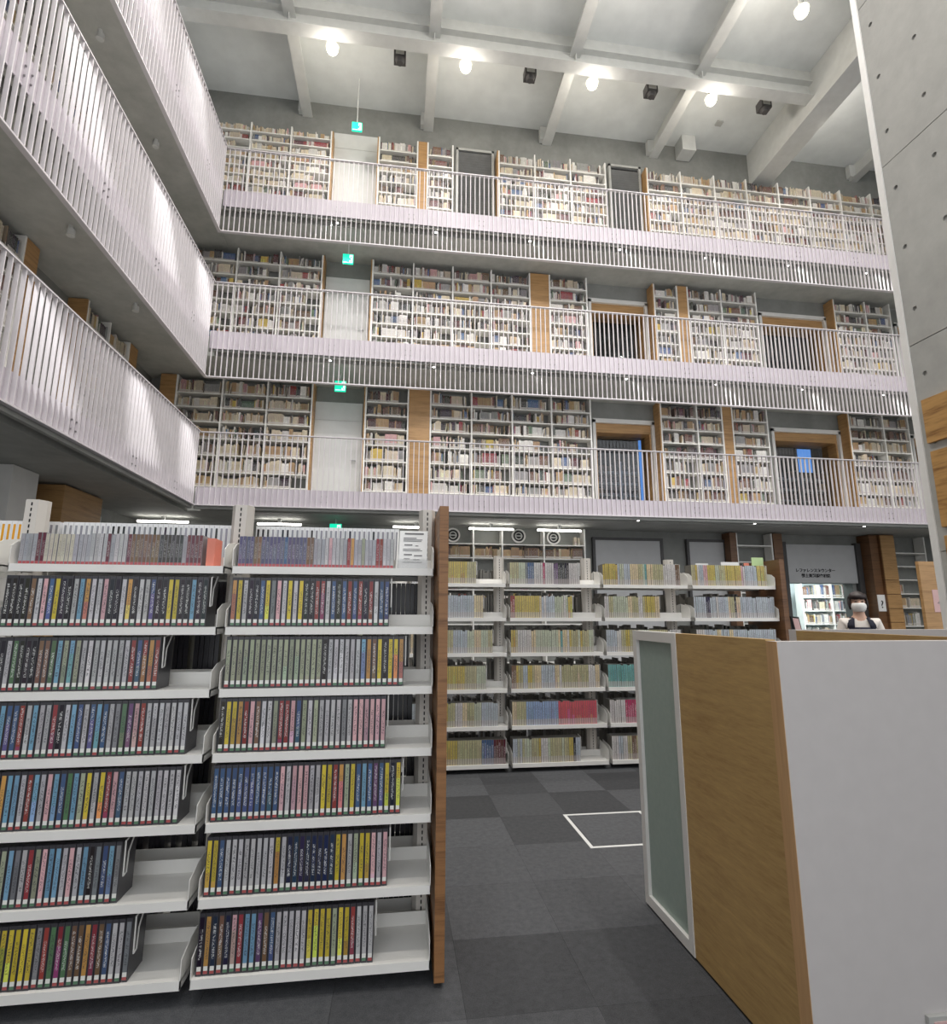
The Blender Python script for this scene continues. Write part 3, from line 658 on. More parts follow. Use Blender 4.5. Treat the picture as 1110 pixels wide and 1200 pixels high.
# ground floor, back wall
gf = bookcase([.6, 1.616, 2.246, 3.176, 4.102], 3.36, 0, [3.0, 2.70, 2.36, 2.02, 1.68, 1.3, .9, .5, .1], 11.7, 'white open shelves of brown magazines under the lowest gallery', 'mg', books=False)
for a, b in ((.6, 1.616), (1.616, 2.246), (2.246, 3.176), (3.176, 4.102)):
    fill_row(a + .02, b - .02, 11.7, 2.7005, .29, .27, 'mg', 'white open shelves of brown magazines', row=1, full=1, wr=(.014, .022))
    fill_row(a + .02, b - .02, 11.7, 2.0205, .3, .27, 'L3', 'white open shelves of brown magazines', row=3)
    fill_row(a + .02, b - .02, 11.7, 1.6805, .3, .27, 'L3', 'white open shelves of brown magazines', row=4)
for k in range(2):
    fill_row(3.86 + .08 * k, 3.93 + .08 * k, 11.7, 3.0005, .2, .27, 'cr', 'white open shelves of brown magazines', full=1, wr=(.05, .06))
for x, z, lab in ((1.197, 3.204, 'beside the wooden rack end'), (2.667, 3.216, 'over the brown magazines'), (3.468, 3.194, 'near the grey panel')):
    t = empty('round_vent', (x, 11.97, z), f'round black air nozzle with a white ring on the wall, {lab}', 'vent', 'round air nozzles')
    MB().ring((x, 11.94, z), .125, .158, .05).part('ring', 'white', t, smooth=False); MB().cyl((x, 11.965, z), .125, .03, 'y', 24).part('disc', 'black', t)
    MB().ring((x, 11.955, z), .06, .085, .012).part('inner_ring', 'louver', t); MB().box(x - .085, x + .085, 11.952, 11.962, z - .012, z + .012).part('bar', 'louver', t)
B(7.56, 7.72, 11.68, 11.99, 0, 3.36).top('wood_cladding', 'wood_dark', 'dark wooden side panel next to the small ground floor shelf', 'cladding')
bookcase([7.74, 8.62], 3.36, 0, [3.08, 2.7, 2.35, 2.0, 1.65, 1.3], 11.7, 'empty dark-backed shelf between wooden panels on the ground floor', 'mg', books=False)
B(8.65, 8.87, 11.68, 11.99, 0, 3.36).top('wood_cladding', 'wood_dark', 'wooden panel beside the grey counter sign', 'cladding')
cab = empty('wooden_cabinet', (11.4, 11.7, 0), 'tall wooden wall cabinet with stacked fronts beside the counter doorway', 'cabinet')
MB().box(11.09, 11.30, 11.62, 11.99, 0, 3.37).part('side_panel', 'wood_dark', cab); MB().box(11.30, 11.68, 11.56, 11.98, 0, 3.37).part('body', 'wood_dark', cab)
zz = [.02, .3, .64, .98, 1.33, 1.64, 1.97, 2.30, 3.36]
for a, b in zip(zz, zz[1:]): MB().box(11.31, 11.67, 11.54, 11.56, a + .006, b - .006).part('front_panel', 'wood_ply', cab, bevel=.002)
bookcase([11.75, 12.65], 3.36, 0, [2.97, 2.65, 2.33, 2.0, 1.67, 1.25, .9, .5], 11.7, 'half empty white shelf beside the tall wooden cabinet', 'mg', books=False)
fill_row(11.78, 12.35, 11.7, 1.6705, .27, .27, 'cr', 'half empty white shelf beside the cabinet', row=4); fill_row(11.78, 12.3, 11.7, 1.2505, .36, .27, 'L3', 'half empty white shelf beside the cabinet', row=5); fill_row(11.78, 11.95, 11.7, 2.0005, .27, .27, 'cr', 'half empty white shelf beside the cabinet', row=3)
# small notice with a question mark on the cabinet
nt = empty('notice_card', (11.2, 11.6, 1.9), 'pale notice card with a question mark on the wooden cabinet side', 'notice')
MB().box(11.10, 11.29, 11.60, 11.615, 1.58, 1.96).part('card', 'paper', nt); text('?', .24, (11.195, 11.597, 1.66), 'ink_black', nt)
# reading shelves inside the bright room
bookcase([11.55, 12.5, 13.45, 14.4], 2.45, 0, [2.0, 1.62, 1.24, .86, .5, .1], 14.6, 'white bookshelf in the bright room behind the counter doorway', 'L3')
# a dim shelf row inside each reading room
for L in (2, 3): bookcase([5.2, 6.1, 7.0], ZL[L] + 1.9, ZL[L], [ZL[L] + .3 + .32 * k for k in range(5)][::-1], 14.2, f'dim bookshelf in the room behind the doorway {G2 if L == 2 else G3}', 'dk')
bookcase([10.7, 11.6, 12.5], ZL[2] + 1.9, ZL[2], [ZL[2] + .3 + .32 * k for k in range(5)][::-1], 14.2, 'dim bookshelf in the far room with the blue glowing pane on the lowest gallery', 'dk')
# left ground floor under the side gallery
B(-5.33, -4.9, 7.6, 8.12, 0, 3.38).top('column_cover', 'white', 'white boxed column under the side gallery', 'column', bevel=.005)
B(-5.3, -4.86, 8.66, 9.73, 0, 3.36).top('wooden_cabinet', 'wood_ply', 'plain plywood cabinet against the concrete under the side gallery', 'cabinet', bevel=.004)
d = setp(MB().box(-5.33, -5.26, 9.96, 10.06, 0, 3.2).box(-5.33, -5.26, 10.46, 10.56, 0, 3.2).box(-5.33, -5.26, 10.06, 10.46, 3.08, 3.2).top('door_40', 'louver'), kind='structure')
MB().box(-5.33, -5.3, 10.06, 10.46, 0, 3.08).part('door_leaf', 'wood_dark', d)

# the three hundred wall books that show largest are things, the rest is one object
CN = {'white': 'white', 'cream': 'cream', 'tan': 'tan', 'brown': 'brown', 'dark': 'black', 'grey': 'grey', 'red': 'red', 'maroon': 'maroon', 'blue': 'blue', 'green': 'green', 'pink': 'pink', 'yellow': 'yellow'}
SHORT = {'white three-baythe corn': 'three-bay case', 'white single-baythe whit': 'case by door', 'white four-baya wooden': 'four-bay case'}
def between(c, noun, a, b):
    if a is None or b is None: return f'{c} {noun} at a row end' if (a or b) else f'{c} {noun} alone'
    if a == b == c: return f'{c} {noun} among {c} ones'
    return f'{c} {noun} between {a} and {b}'
def score(b):
    if b['axis'] != 'x' or b['lean'] or b['p'][1] > 12 or not 3.8 < b['p'][2] < 6.5 or b['p'][2] < 4.35: return 0
    if not -4 < b['p'][0] < 4.4: return 0
    return b['w'] * b['h'] / (b['p'][0] ** 2 + b['p'][1] ** 2 + b['p'][2] ** 2)
ranked = sorted(BOOKS, key=score, reverse=True)
ind, rest = ranked[:300], ranked[300:]
for b in ind:
    w_, h_, d_ = round(b['w'] * 250) / 250, round(b['h'] * 50) / 50, round(b['d'] * 20) / 20
    w_ = min(w_, b['w']); h_ = min(h_, b['h'])
    o = link('book', item_mesh('book', 'book', w_, h_, max(.1, d_ - .05)), b['p'])
    o.color = (*b['col'], 1); q = SHORT[b['desc'].split(' bookcase ')[0] + b['desc'].split(' between ')[1][:8]]
    setp(o, between(CN[b['cn']], 'book', CN.get(b['pv']), CN.get(b['nx'])) + f", {ORDN[b['row']]} shelf, {q}, lowest gallery", 'book', 'books on the lowest gallery')
st = Spines()
for b in rest: st.add(b['p'], b['w'], b['h'], b['d'], b['ux'], b['uy'], b['col'], b['lean'])
o = link('shelved_books', st.mesh('shelved_books', 'book_s'), (0, 0, 0)); setp(o, 'rows of library books filling the white wall bookcases', 'books', kind='stuff')

# ================================================================== DVD RACK AND MAGAZINE RACK
def post(t, x, y, ztop, w=.05, dp=.1):
    m = MB().prism([(x - w, y + dp * .35), (x - w * .55, y), (x + w * .55, y), (x + w, y + dp * .35), (x + w, y + dp * .65), (x + w * .55, y + dp), (x - w * .55, y + dp), (x - w, y + dp * .65)], 'z', .02, ztop)
    p = m.part('post', 'post', t)
    s_ = MB(); k = .12
    while k < ztop - .03: s_.box(x - .003, x + .003, y - .0015, y + .004, k, k + .016); k += .027
    s_.part('slot_strip', 'slot', p, kind='stuff'); MB().cyl((x, y + dp / 2, 0), .035, .03).part('foot', 'metal', p)
def board(t, a, b, yf, yb, z, lip, hb, name='shelf_board'):
    """one shelf: folded front lip, sheet, back stop; end brackets"""
    s_ = 1 if yb > yf else -1; y = lambda v: yf + s_ * v; D = abs(yb - yf)
    bx = lambda m, x0, x1, d0, d1, z0, z1: m.box(x0, x1, min(y(d0), y(d1)), max(y(d0), y(d1)), z0, z1)
    m = MB(); bx(m, a, b, 0, .012, z, z + lip); bx(m, a, b, .012, D, z + lip - .008, z + lip - .001); bx(m, a, b, D - .012, D - .008, z + lip - .001, z + lip + .055)
    o = m.part(name, 'shelf', t)
    for x in (a, b - .003):
        MB().prism([(y(.0), z + .002), (y(D), z + .002), (y(D), z + lip + hb), (y(D * .3), z + lip + hb * .85), (y(.0), z + lip + hb * .62)], 'x', x if x == a else x, x + .003).part('end_bracket', 'shelf', o)
    return o
CODE = {'k': (26, 24, 26), 'd': (30, 42, 70), 'w': (188, 186, 188), 'g': (132, 134, 138), 'y': (206, 184, 62), 'o': (196, 148, 84), 'r': (144, 58, 58), 'b': (70, 92, 132), 's': (120, 164, 192), 'n': (84, 116, 84),
        't': (120, 92, 72), 'p': (212, 168, 172), 'u': (104, 74, 112), 'e': (160, 166, 140), 'c': (214, 196, 160), 'm': (90, 36, 44), 'B': (150, 170, 204), 'R': (206, 92, 104), 'P': (180, 60, 100), 'T': (112, 168, 166),
        'Y': (196, 176, 96), 'E': (184, 178, 140), 'W': (206, 202, 200), 'N': (188, 194, 172), 'L': (182, 190, 198), 'G': (20, 110, 80)}
CNAME = {'k': 'black', 'd': 'navy', 'w': 'white', 'g': 'grey', 'y': 'bright yellow', 'o': 'orange', 'r': 'red', 'b': 'blue', 's': 'light blue', 'n': 'green', 't': 'brown', 'p': 'pink', 'u': 'purple', 'e': 'olive grey', 'c': 'cream',
         'm': 'maroon', 'B': 'pale blue', 'R': 'rose red', 'P': 'magenta', 'T': 'teal', 'Y': 'mustard', 'E': 'olive', 'W': 'off-white', 'N': 'pale green', 'L': 'pale grey blue', 'G': 'dark green'}
# ---- DVD rack
rk = empty('dvd_rack', (-.78, 2.9, 0), 'white steel DVD rack with a tall wooden end panel in the foreground', 'shelf rack')
MB().box(.193, .236, 2.56, 3.2, .02, 2.003).part('end_panel', 'wood_end', rk, bevel=.002, label='brown wooden end panel'); MB().box(.2, .23, 2.6, 2.66, 0, .02).box(.2, .23, 3.1, 3.16, 0, .02).part('foot', 'black', rk)
for x in (.152, -.785, -1.745): post(rk, x, 2.87, 2.04, .042 if x > 0 else .05)
BAYS = ((-1.695, -.792), (-.757, .176)); RZ = [1.683, 1.408, 1.142, .88, .612, .337, .063]
YF = [2.69, 2.655, 2.64, 2.62, 2.605, 2.59, 2.575]
for (a, b) in BAYS + ((-2.66, -1.76),):
    for z, yf in zip(RZ, YF):
        board(rk, a, b, yf, 2.865, z, .034, .12 if z < 1.6 else .13)
        board(rk, a, b, 3.20, 2.975, z, .034, .12)
def wire_end(x, yf, z, lab):
    pts = [(x, yf + .035, z + .09), (x, yf + .03, z + .222), (x, yf + .12, z + .235), (x, yf + .065, z + .17), (x, yf + .06, z + .095)]
    MB().tube(pts, .0032, 6, True).top('wire_bookend', 'white', lab, 'bookend', 'white wire bookends')
LROWS = ["kkkktkwpbywkkwskowwpwkkwokkwwbkwkyykkkskkk", "wkwnkkkktttnsesewwwwwwwwwwrwbroro", "wbrsbbrbwswwrkwbsbwbsbwwgnuprwwwwwwwww", "wwoswkosbswrsswpswbnskeyweyrpbwwwwwwwwwwwww", "gwsebwwpewsgwrrepsbswpbwskgebsgp", "gggggggggyyyyeyyypgrnrtnttrortbywwgw"]
RROWS = ["oywkkwbygpwbywykkgrrwbktbrbrkbrwbbu", "eeeeeeeeeeeeeeeeeeekwwwwwwwsotykyyoo", "kyyogrptrwwerrrpwbewewwwwwwgwwpppppppp", "bbbbbbbbbbbbbbpowppwpwwwyyrroeysbsbyubyykyo", "yybwwwwwwwwwwwwywddddddddddddyowweyyyprwpw", "kodwtdeprgssuutkbwgwwwwwyyyyyyeoyyprwwwww"]
BAYN = {'L': 'bay off the panel', 'R': 'bay at wooden panel'}
LEND = [-.84, -1.00, -.86, -.85, -1.06, -.98]; REND = [-.03, .06, -.03, .06, .01, -.04]
dvds = []
for side, rows, ends, (a, b) in (('L', LROWS, LEND, BAYS[0]), ('R', RROWS, REND, BAYS[1])):
    for r, (sq, en) in enumerate(zip(rows, ends)):
        pitch = .0246; x = a + .012; n = int((en - x) / pitch)
        for i in range(n):
            c = sq[min(len(sq) - 1, int(i * len(sq) / n))]
            cn = lambda j: CNAME[sq[min(len(sq) - 1, int(j * len(sq) / n))]] if 0 <= j < n else None
            dvds.append((side, r, (c, cn(i - 1), cn(i + 1)), x + pitch * (i + .5), YF[r + 1] + .018 + random.uniform(0, .004), RZ[r + 1] + .0345))
        wire_end(x + pitch * n + .008, YF[r + 1], RZ[r + 1] + .034, f"white wire bookend, {ORDN[r + 1]} DVD shelf, {BAYN[side]}")
px = lambda d: (d[0] == 'L' and d[3] < -1.66 + (1.44 - 1.66) * -0 + (1.4 - d[5]) * .155, d[1] == 0, d[1])
dvds.sort(key=lambda d: (d[3] < -1.655 + (1.41 - d[5]) * .165, d[1] == 0, d[0] == 'L' and d[1] == 0))
DW, DH, DD = .0232, .222, .135
dm = item_mesh('dvd_case', 'dvd', DW, DH, DD); rest = Spines()
BAYN = {'L': 'bay off the panel', 'R': 'bay at wooden panel'}
for i, (side, r, (c, pv, nx), x, y, z) in enumerate(dvds):
    col = jit(srgb(*CODE[c]), .18)
    if i < 300:
        o = link('dvd_case', dm, (x, y, z)); o.color = (*col, 1)
        setp(o, between(CNAME[c], 'DVD case', pv, nx) + f', {ORDN[r + 1]} shelf, {BAYN[side]}', 'DVD', 'DVD cases on the front of the rack')
    else: rest.add((x, y, z), DW, DH, DD, col=col)
# the rack's other side: cases seen from behind, and the tall row showing over the top
for (a, b) in BAYS:
    for z in RZ[1:]:
        x = a + .02
        while x < b - .03:
            if random.random() > .12: rest.add((x + .012, 3.185, z + .0345), DW * random.uniform(.86, 1), DH, DD, (-1, 0, 0), (0, -1, 0), jit((.3, .3, .32)))
            x += .0246
M['wcase'] = spine('white_case_edge', 'object', case=(.86, .86, .87, 1), inw=.24, z0=.0, z1=.93, label=(0, .05), text=.0, tone=.2, rough=.3, band=False)
for a, e_, bn in ((-1.80, -.86, 'bay off the panel'), (-.80, .0, 'bay at wooden panel'), (-2.6, -1.86, 'bay past the outer post')):
    x = a + .02
    while x < e_:
        ye = a < -2; dk = random.random() < .3
        if any(abs(x + .012 - q) < .0155 for q in (-1.6935, -1.7615, -.7905, -.7555)): x += .004; continue
        o = link('media_case', item_mesh('media_case', 'wcase', .0235, .242, .13), (x + .012, 3.04, RZ[0] + .0345)); o.color = (*jit(srgb(224, 160, 30) if ye else srgb(40, 40, 46) if dk else srgb(150, 150, 158), .1), 1)
        setp(o, f"{'yellow' if ye else 'white-edged dark' if dk else 'white-edged grey'} media case at the rear of the top shelf, {bn}", 'media case', 'media cases at the rear of the top shelf'); x += .0252
o = link('dvd_cases', rest.mesh('dvd_cases', 'dvd_s'), (0, 0, 0)); setp(o, 'remaining DVD cases along the second shelf and rear of the white rack', 'DVDs', kind='stuff')
# ---- CDs on the top shelf
CL = "ggggmmcccccccccggggmwwwwmgwwwwmttttttttgkkkkkkggmmmmm"; CR = "udddttdddtdddbddddddttgggwpwwwwgroggeegggrrwwww"
for sq, a, en, bn in ((CL, -1.675, -.885, 'bay off the panel'), (CR, -.74, -.01, 'bay at wooden panel')):
    n = int((en - a) / .0172)
    for i in range(n):
        c = sq[int(i * len(sq) / n)]
        o = link('cd_case', item_mesh('cd_case', 'cd', .0165, .143 if c not in 'gc' else .137, .125), (a + .0172 * (i + .5), 2.712 + random.uniform(0, .006), RZ[0] + .0345))
        cc = {'d': (88, 84, 116), 'k': (60, 58, 60), 'm': (104, 50, 58), 'g': (168, 168, 174), 'c': (196, 190, 172), 'u': (92, 80, 120)}.get(c, CODE[c]); o.color = (*jit(srgb(*cc), .1), 1)
        cn = lambda j: CNAME[sq[int(j * len(sq) / n)]] if 0 <= j < n else None
        setp(o, between(CNAME[c], 'CD case', cn(i - 1), cn(i + 1)) + f', top shelf, {bn}', 'CD', 'CD cases on the top shelf')
B(-.882, -.846, 2.715, 2.82, RZ[0] + .0345, RZ[0] + .165).top('salmon_box', 'salmon', 'small salmon pink cardboard divider at the end of the CD row', 'divider', bevel=.001)
# leaflet stand
ls = empty('leaflet_stand', (.09, 2.76, RZ[0] + .034), 'white printed notice leaning in a clear stand on the top shelf', 'notice')
def slant(m, x0, x1, h0, h1, th=.002, base=(2.735, RZ[0] + .036), sl=.28):
    yb, zb = base; f = lambda h: (yb + h * sl, zb + h)
    (ya, za), (yc, zc) = f(h0), f(h1)
    k = .02
    return m.add([(x0 + (ya - 2.735) * .1, ya, za), (x1 + (ya - 2.735) * .1, ya, za), (x1 + (yc - 2.735) * .1, yc, zc), (x0 + (yc - 2.735) * .1, yc, zc)] + [(x0 + (ya - 2.735) * .1, ya + th, za), (x1 + (ya - 2.735) * .1, ya + th, za), (x1 + (yc - 2.735) * .1, yc + th, zc), (x0 + (yc - 2.735) * .1, yc + th, zc)],
                 [(0, 1, 2, 3), (5, 4, 7, 6), (4, 0, 3, 7), (1, 5, 6, 2), (3, 2, 6, 7), (4, 5, 1, 0)])
slant(MB(), .005, .145, 0, .195).part('sheet', 'paper', ls)
tx = MB()
for h, a, b, th_ in ((.176, .03, .125, .008), (.155, .025, .09, .004), (.147, .025, .12, .003), (.14, .025, .115, .003), (.118, .03, .07, .006), (.115, .085, .1, .004), (.098, .025, .11, .003), (.09, .025, .12, .003), (.068, .03, .07, .006), (.064, .08, .12, .005), (.048, .03, .06, .004), (.044, .075, .11, .004), (.03, .025, .12, .003)):
    slant(tx, a, b, h, h + th_, .0006, (2.733, RZ[0] + .036))
tx.part('print', 'ink', ls); slant(MB(), .0, .15, 0, .05, .002, (2.729, RZ[0] + .036)).part('clear_lip', 'acrylic', ls); slant(MB(), -.006, .0, 0, .19, .02, (2.737, RZ[0] + .036)).part('side_edge', 'shelf', ls)
B(-.008, .03, 2.80, 2.83, RZ[0] + .0345, RZ[0] + .08).top('card_divider', 'shelf', 'cream divider block behind the leaflet on the top shelf', 'divider')

# ---- magazine rack
mr = empty('magazine_rack', (2.1, 5.75, 0), 'white steel rack of travel magazines with a brown end panel in the mid distance', 'shelf rack')
MBAYS = [(-.87, .105), (.14, 1.117), (1.152, 2.130), (2.16, 3.118), (3.165, 4.150)]; MZ = [1.775, 1.43, 1.083, .735, .388, .043]
for x in (.122, 1.085, 2.06, 3.03): post(mr, x, 5.83, 2.105, .055)
for (a, b) in MBAYS:
    for i, z in enumerate(MZ):
        yf = 5.64 - .012 * i; board(mr, a, b, yf, 5.825, z, .036, .15); board(mr, a, b, 6.12, 5.935, z, .036, .15)
MB().box(4.16, 4.215, 5.56, 6.2, .02, 2.1).part('end_panel', 'wood_dark', mr, bevel=.002, label='dark wooden end panel')
for x in (1.13, 2.14, 3.14): MB().cyl((x, 5.66, 0), .035, .04).part('foot', 'metal', mr)
R = lambda *s_: list(s_)
MROWS = {1: [("LLLLLLYYYYEE", .70), ("cENNLLLLLLLLcc", .78), ("cNEEEELLNcNE", .88), ("kEEEYYYYYEENN", .80), ("LNEYYYEWcENLLL", .92), ("YYYYcYYYEEEEbbmm", .99)],
         2: [("EEENNgbbWWWPWWWuukkkkWWWW", .80), ("rYYYYYYYYYcLWLLLNNNWNYY", .70), ("YEWWWWWcNNNNNNNNcTcWYEENYEENN", .93), ("tYELLYEccLLLLLcWEEEEEEEEEWWcc", .97), ("cEEEBBBBBBBBBBRRRRRRRRRRRRR", .91), ("LNLENNNEEYWWWNEEEENEEYYkLL", .74)],
         3: [("YYYYYLNNLLcccEENTccEEEEWWWWWtt", .95), ("WEENNNNNNccEEWWEYYYYcc", .68), ("LLWEYEcNNEEEEWWW", .9), ("TTTTTTTcWLLLEENN", .95), ("WWWPPPPWWEEELLL", .9), ("WLWEtEEENEGGNNEE", .9)],
         4: [("EYWLppYYYNNEEYYYYYYpWLLLLLYYYE", .95), ("LLLLdLLWLLLcEkcLLLLLLLLLLLL", .99), ("WWLLLcLLcLLLLLLLLLLL", .97), ("LLLEENNWW", .9), ("EENNLL", .9), ("YYEENN", .9)],
         0: [("EEYYNNLL", .9)] * 6}
mags = []; BSH = {0: 'hidden bay', 1: 'first rack bay', 2: 'second rack bay', 3: 'third rack bay', 4: 'end rack bay'}
BDESC = {0: 'in the bay hidden behind the DVD rack', 1: 'of the magazine rack bay next to the DVD rack', 2: 'of the second magazine rack bay from the DVD rack', 3: 'of the third magazine rack bay from the DVD rack', 4: 'of the magazine rack bay at the brown end panel'}
for bay, rows in MROWS.items():
    a, b = MBAYS[bay]
    for r, (sq, fr) in enumerate(rows):
        pitch = .0235; x = a + .012; n = int(((b - a) * fr - .02) / pitch); yf = 5.64 - .012 * r
        for i in range(n):
            c = sq[int(i * len(sq) / n)]; cn = lambda j: CNAME[sq[int(j * len(sq) / n)]] if 0 <= j < n else None
            mags.append((bay, r, (c, cn(i - 1), cn(i + 1)), x + pitch * (i + .5), yf + .02 + random.uniform(0, .005), MZ[r] + .0365, .222 if random.random() > .08 else .212))
        wire_end(x + pitch * n + .008, yf, MZ[r] + .036, f'white wire bookend, {ORDN[r]} shelf {BDESC[bay]}') if bay else None
def vis(m):
    bay, r, c, x, y, z, h = m
    return (bay == 0) * 9 + (bay == 1 and x < .5) * 8 + (bay == 3 and r >= 2 and x > 2.55) * 8 + (bay == 4 and r >= 2) * 7 + (bay == 3 and r < 2) + (bay == 4) * 2
mags.sort(key=vis); mm = {}; rest = Spines()
for i, (bay, r, (c, pv, nx), x, y, z, h) in enumerate(mags):
    col = jit(srgb(*CODE[c]), .07)
    if i < 300:
        o = link('magazine', item_mesh('magazine', 'mag', .0225, h, .135), (x, y, z)); o.color = (*col, 1)
        setp(o, between(CNAME[c], 'magazine', pv, nx) + f', {ORDN[r]} shelf, {BSH[bay]}', 'magazine', 'magazines on the rack')
    else: rest.add((x, y, z), .0225, h, .135, col=col)
for (a, b) in MBAYS[1:]:
    for z in MZ:
        x = a + .02
        while x < b - .04:
            wd = random.uniform(.012, .03)
            if random.random() > .15: rest.add((x, 6.10, z + .0365), wd, random.uniform(.2, .27) * (1 if z < 1.7 else .6), .15, (-1, 0, 0), (0, -1, 0), jit(P_[pick('dk')]))
            x += wd + .002
o = link('magazines_rest', rest.mesh('magazines_rest', 'mag_s'), (0, 0, 0)); setp(o, 'remaining magazines at the far end and rear of the white rack', 'magazines', kind='stuff')
# cards standing over the last bay
B(4.0, 4.142, 5.799, 5.808, 1.8115, 2.14).top('green_card', 'paper_green', 'large pale green card standing at the brown end panel of the magazine rack', 'card', bevel=.001)
B(3.93, 3.99, 5.84, 5.85, 1.8115, 2.08).top('orange_folder', 'salmon', 'salmon folder behind the magazines beside the green card', 'folder', bevel=.001)
B(3.66, 3.88, 5.86, 5.87, 1.8115, 2.09).top('white_card', 'paper', 'white card standing behind the magazines near the green card', 'card', bevel=.001)
B(3.35, 3.5, 5.86, 5.87, 1.8115, 2.07).top('white_card', 'paper', 'small white card behind the yellow magazines of the last bay', 'card', bevel=.001)

# ================================================================== READING BOOTH
XB, YF1, YB1, ZT = 1.35, 1.86, 3.085, 1.41
bo = empty('study_booth', (2.3, 2.45, 0), 'tall white and oak study booth with a frosted green glass side', 'booth')
MB().box(XB, XB + .04, 1.92, 2.592, .012, ZT).part('oak_side', 'wood_kiosk', bo, label='oak veneer side panel')
fr = MB(); fr.box(XB - .004, XB + .044, 2.592, 2.637, .012, ZT).box(XB - .004, XB + .044, 3.04, YB1, .012, ZT).box(XB - .004, XB + .044, 2.637, 3.04, .012, .06).box(XB - .004, XB + .044, 2.637, 3.04, ZT - .05, ZT)
f_ = fr.part('glass_frame', 'white', bo, label='white frame'); MB().box(XB + .014, XB + .022, 2.63, 3.047, .05, ZT - .04).part('frosted_glass', 'frost', f_, label='frosted green glass pane')
MB().box(XB + .002, 3.6, YF1, 1.92, .012, ZT - .005).part('front_panel', 'panel_white', bo); MB().box(XB, XB + .002, YF1, 1.92, .012, ZT - .005).part('edge_band', 'wood_edge', bo, label='light plywood edge')
MB().box(2.27, 2.31, 1.92, 2.95, .012, ZT).part('divider', 'wood_kiosk', bo, label='oak divider'); MB().box(2.27, 3.6, 2.95, 3.01, .012, ZT + .005).part('rear_panel', 'panel_white', bo)
MB().box(XB + .02, 3.5, 1.88, 1.91, 0, .012).box(XB + .005, XB + .035, 1.95, 3.05, 0, .012).box(2.28, 3.5, 2.96, 3.0, 0, .012).part('plinth', 'black', bo)
ch = empty('card_holder', (1.85, 1.85, .0), 'small grey card holder with a pink slip on the white booth front', 'card holder')
MB().box(1.753, 1.95, 1.845, 1.86, .06, .212).part('holder', 'louver', ch, bevel=.002); MB().box(1.77, 1.95, 1.842, 1.845, .07, .197).part('slip', 'paper_pink', ch)

# freestanding wooden partition with a pink notice
pp = empty('wooden_partition', (7.7, 7.0, 0), 'freestanding wooden partition with a pink notice beside the concrete pier', 'partition')
MB().box(7.425, 8.1, 7.0, 7.05, 0, 2.258).part('panel', 'wood_ply', pp, bevel=.003); MB().box(7.58, 7.80, 6.996, 6.999, 1.54, 1.855).part('pink_notice', 'paper_pink', pp); MB().box(7.4, 8.1, 6.85, 7.2, 0, .03).part('base', 'metal', pp)
MB().box(7.64, 7.74, 6.994, 6.9955, 1.66, 1.672).box(7.66, 7.72, 6.994, 6.9955, 1.68, 1.69).part('print', 'ink', pp)
# monitor edge at the counter
mo = empty('counter_monitor', (5.15, 6.6, 0), 'small tilted framed display on a stand near the counter', 'display')
MB().prism([(5.06, 1.29), (5.17, 1.28), (5.14, 1.47), (5.03, 1.48)], 'y', 6.6, 6.63).part('frame', 'black', mo); MB().prism([(5.075, 1.31), (5.155, 1.302), (5.13, 1.45), (5.05, 1.458)], 'y', 6.596, 6.6).part('picture', 'paper_pink', mo); MB().box(5.1, 5.14, 6.6, 6.66, 0, 1.29).box(5.0, 5.26, 6.52, 6.74, 0, .02).part('stand', 'black', mo)

# ================================================================== PERSON
M['skin'] = plain('skin', srgb(222, 180, 156), .55, nscale=20, namt=.04); M['hair'] = plain('hair_dark', srgb(44, 32, 30), .45, nscale=60, namt=.2)
M['tee'] = plain('white_cotton', srgb(232, 224, 216), .85, nscale=40, namt=.03); M['navy'] = plain('navy_cloth', srgb(30, 32, 48), .85, nscale=40, namt=.08)
M['mask'] = plain('white_mask', srgb(236, 234, 230), .8, nscale=40, namt=.02)
def skin_mesh(name, pts, edges, mat, sub=2):
    me = bpy.data.meshes.new(name); me.from_pydata([p[0] for p in pts], edges, []); o = bpy.data.objects.new(name, me); COL.objects.link(o)
    md = o.modifiers.new('skin', 'SKIN'); md.use_smooth_shade = True
    if not me.skin_vertices: me.attributes  # layer is made with the modifier
    bpy.context.view_layer.objects.active = o
    lay = me.skin_vertices[0] if me.skin_vertices else None
    if lay is None:
        bm = bmesh.new(); bm.from_mesh(me); bm.verts.layers.skin.verify(); bm.to_mesh(me); bm.free(); lay = me.skin_vertices[0]
    for i, p in enumerate(pts):
        r = p[1]; lay.data[i].radius = r if isinstance(r, tuple) else (r, r); lay.data[i].use_root = (i == 0)
    sd = o.modifiers.new('sub', 'SUBSURF'); sd.levels = sub; sd.render_levels = sub
    bpy.context.view_layer.update(); dg = bpy.context.evaluated_depsgraph_get()
    m2 = bpy.data.meshes.new_from_object(o.evaluated_get(dg)); bpy.data.objects.remove(o)
    m2.materials.clear(); m2.materials.append(M[mat])
    for p in m2.polygons: p.use_smooth = True
    return m2
PX, PY = 5.37, 5.9
per = empty('person', (PX, PY, 0), 'person in a white t-shirt, navy pinafore and white face mask behind the booth', 'person')
per.scale = (1.03, 1.03, 1.03); per.rotation_euler = (0, 0, -math.atan2(PX, PY) * .75)
pts = [((0, 0, .95), (.135, .10)), ((0, 0, 1.08), (.115, .085)), ((0, 0, 1.25), (.13, .09)), ((0, .005, 1.37), (.10, .07)), ((0, 0, 1.45), .048), ((0, -.012, 1.51), (.058, .062)), ((0, -.018, 1.565), (.074, .086)), ((0, -.01, 1.63), (.074, .09)), ((0, -.005, 1.685), (.05, .06))]
edg = [(i, i + 1) for i in range(8)]
def chain(start, seq):
    last = start
    for p in seq: pts.append(p); edg.append((last, len(pts) - 1)); last = len(pts) - 1
    return last
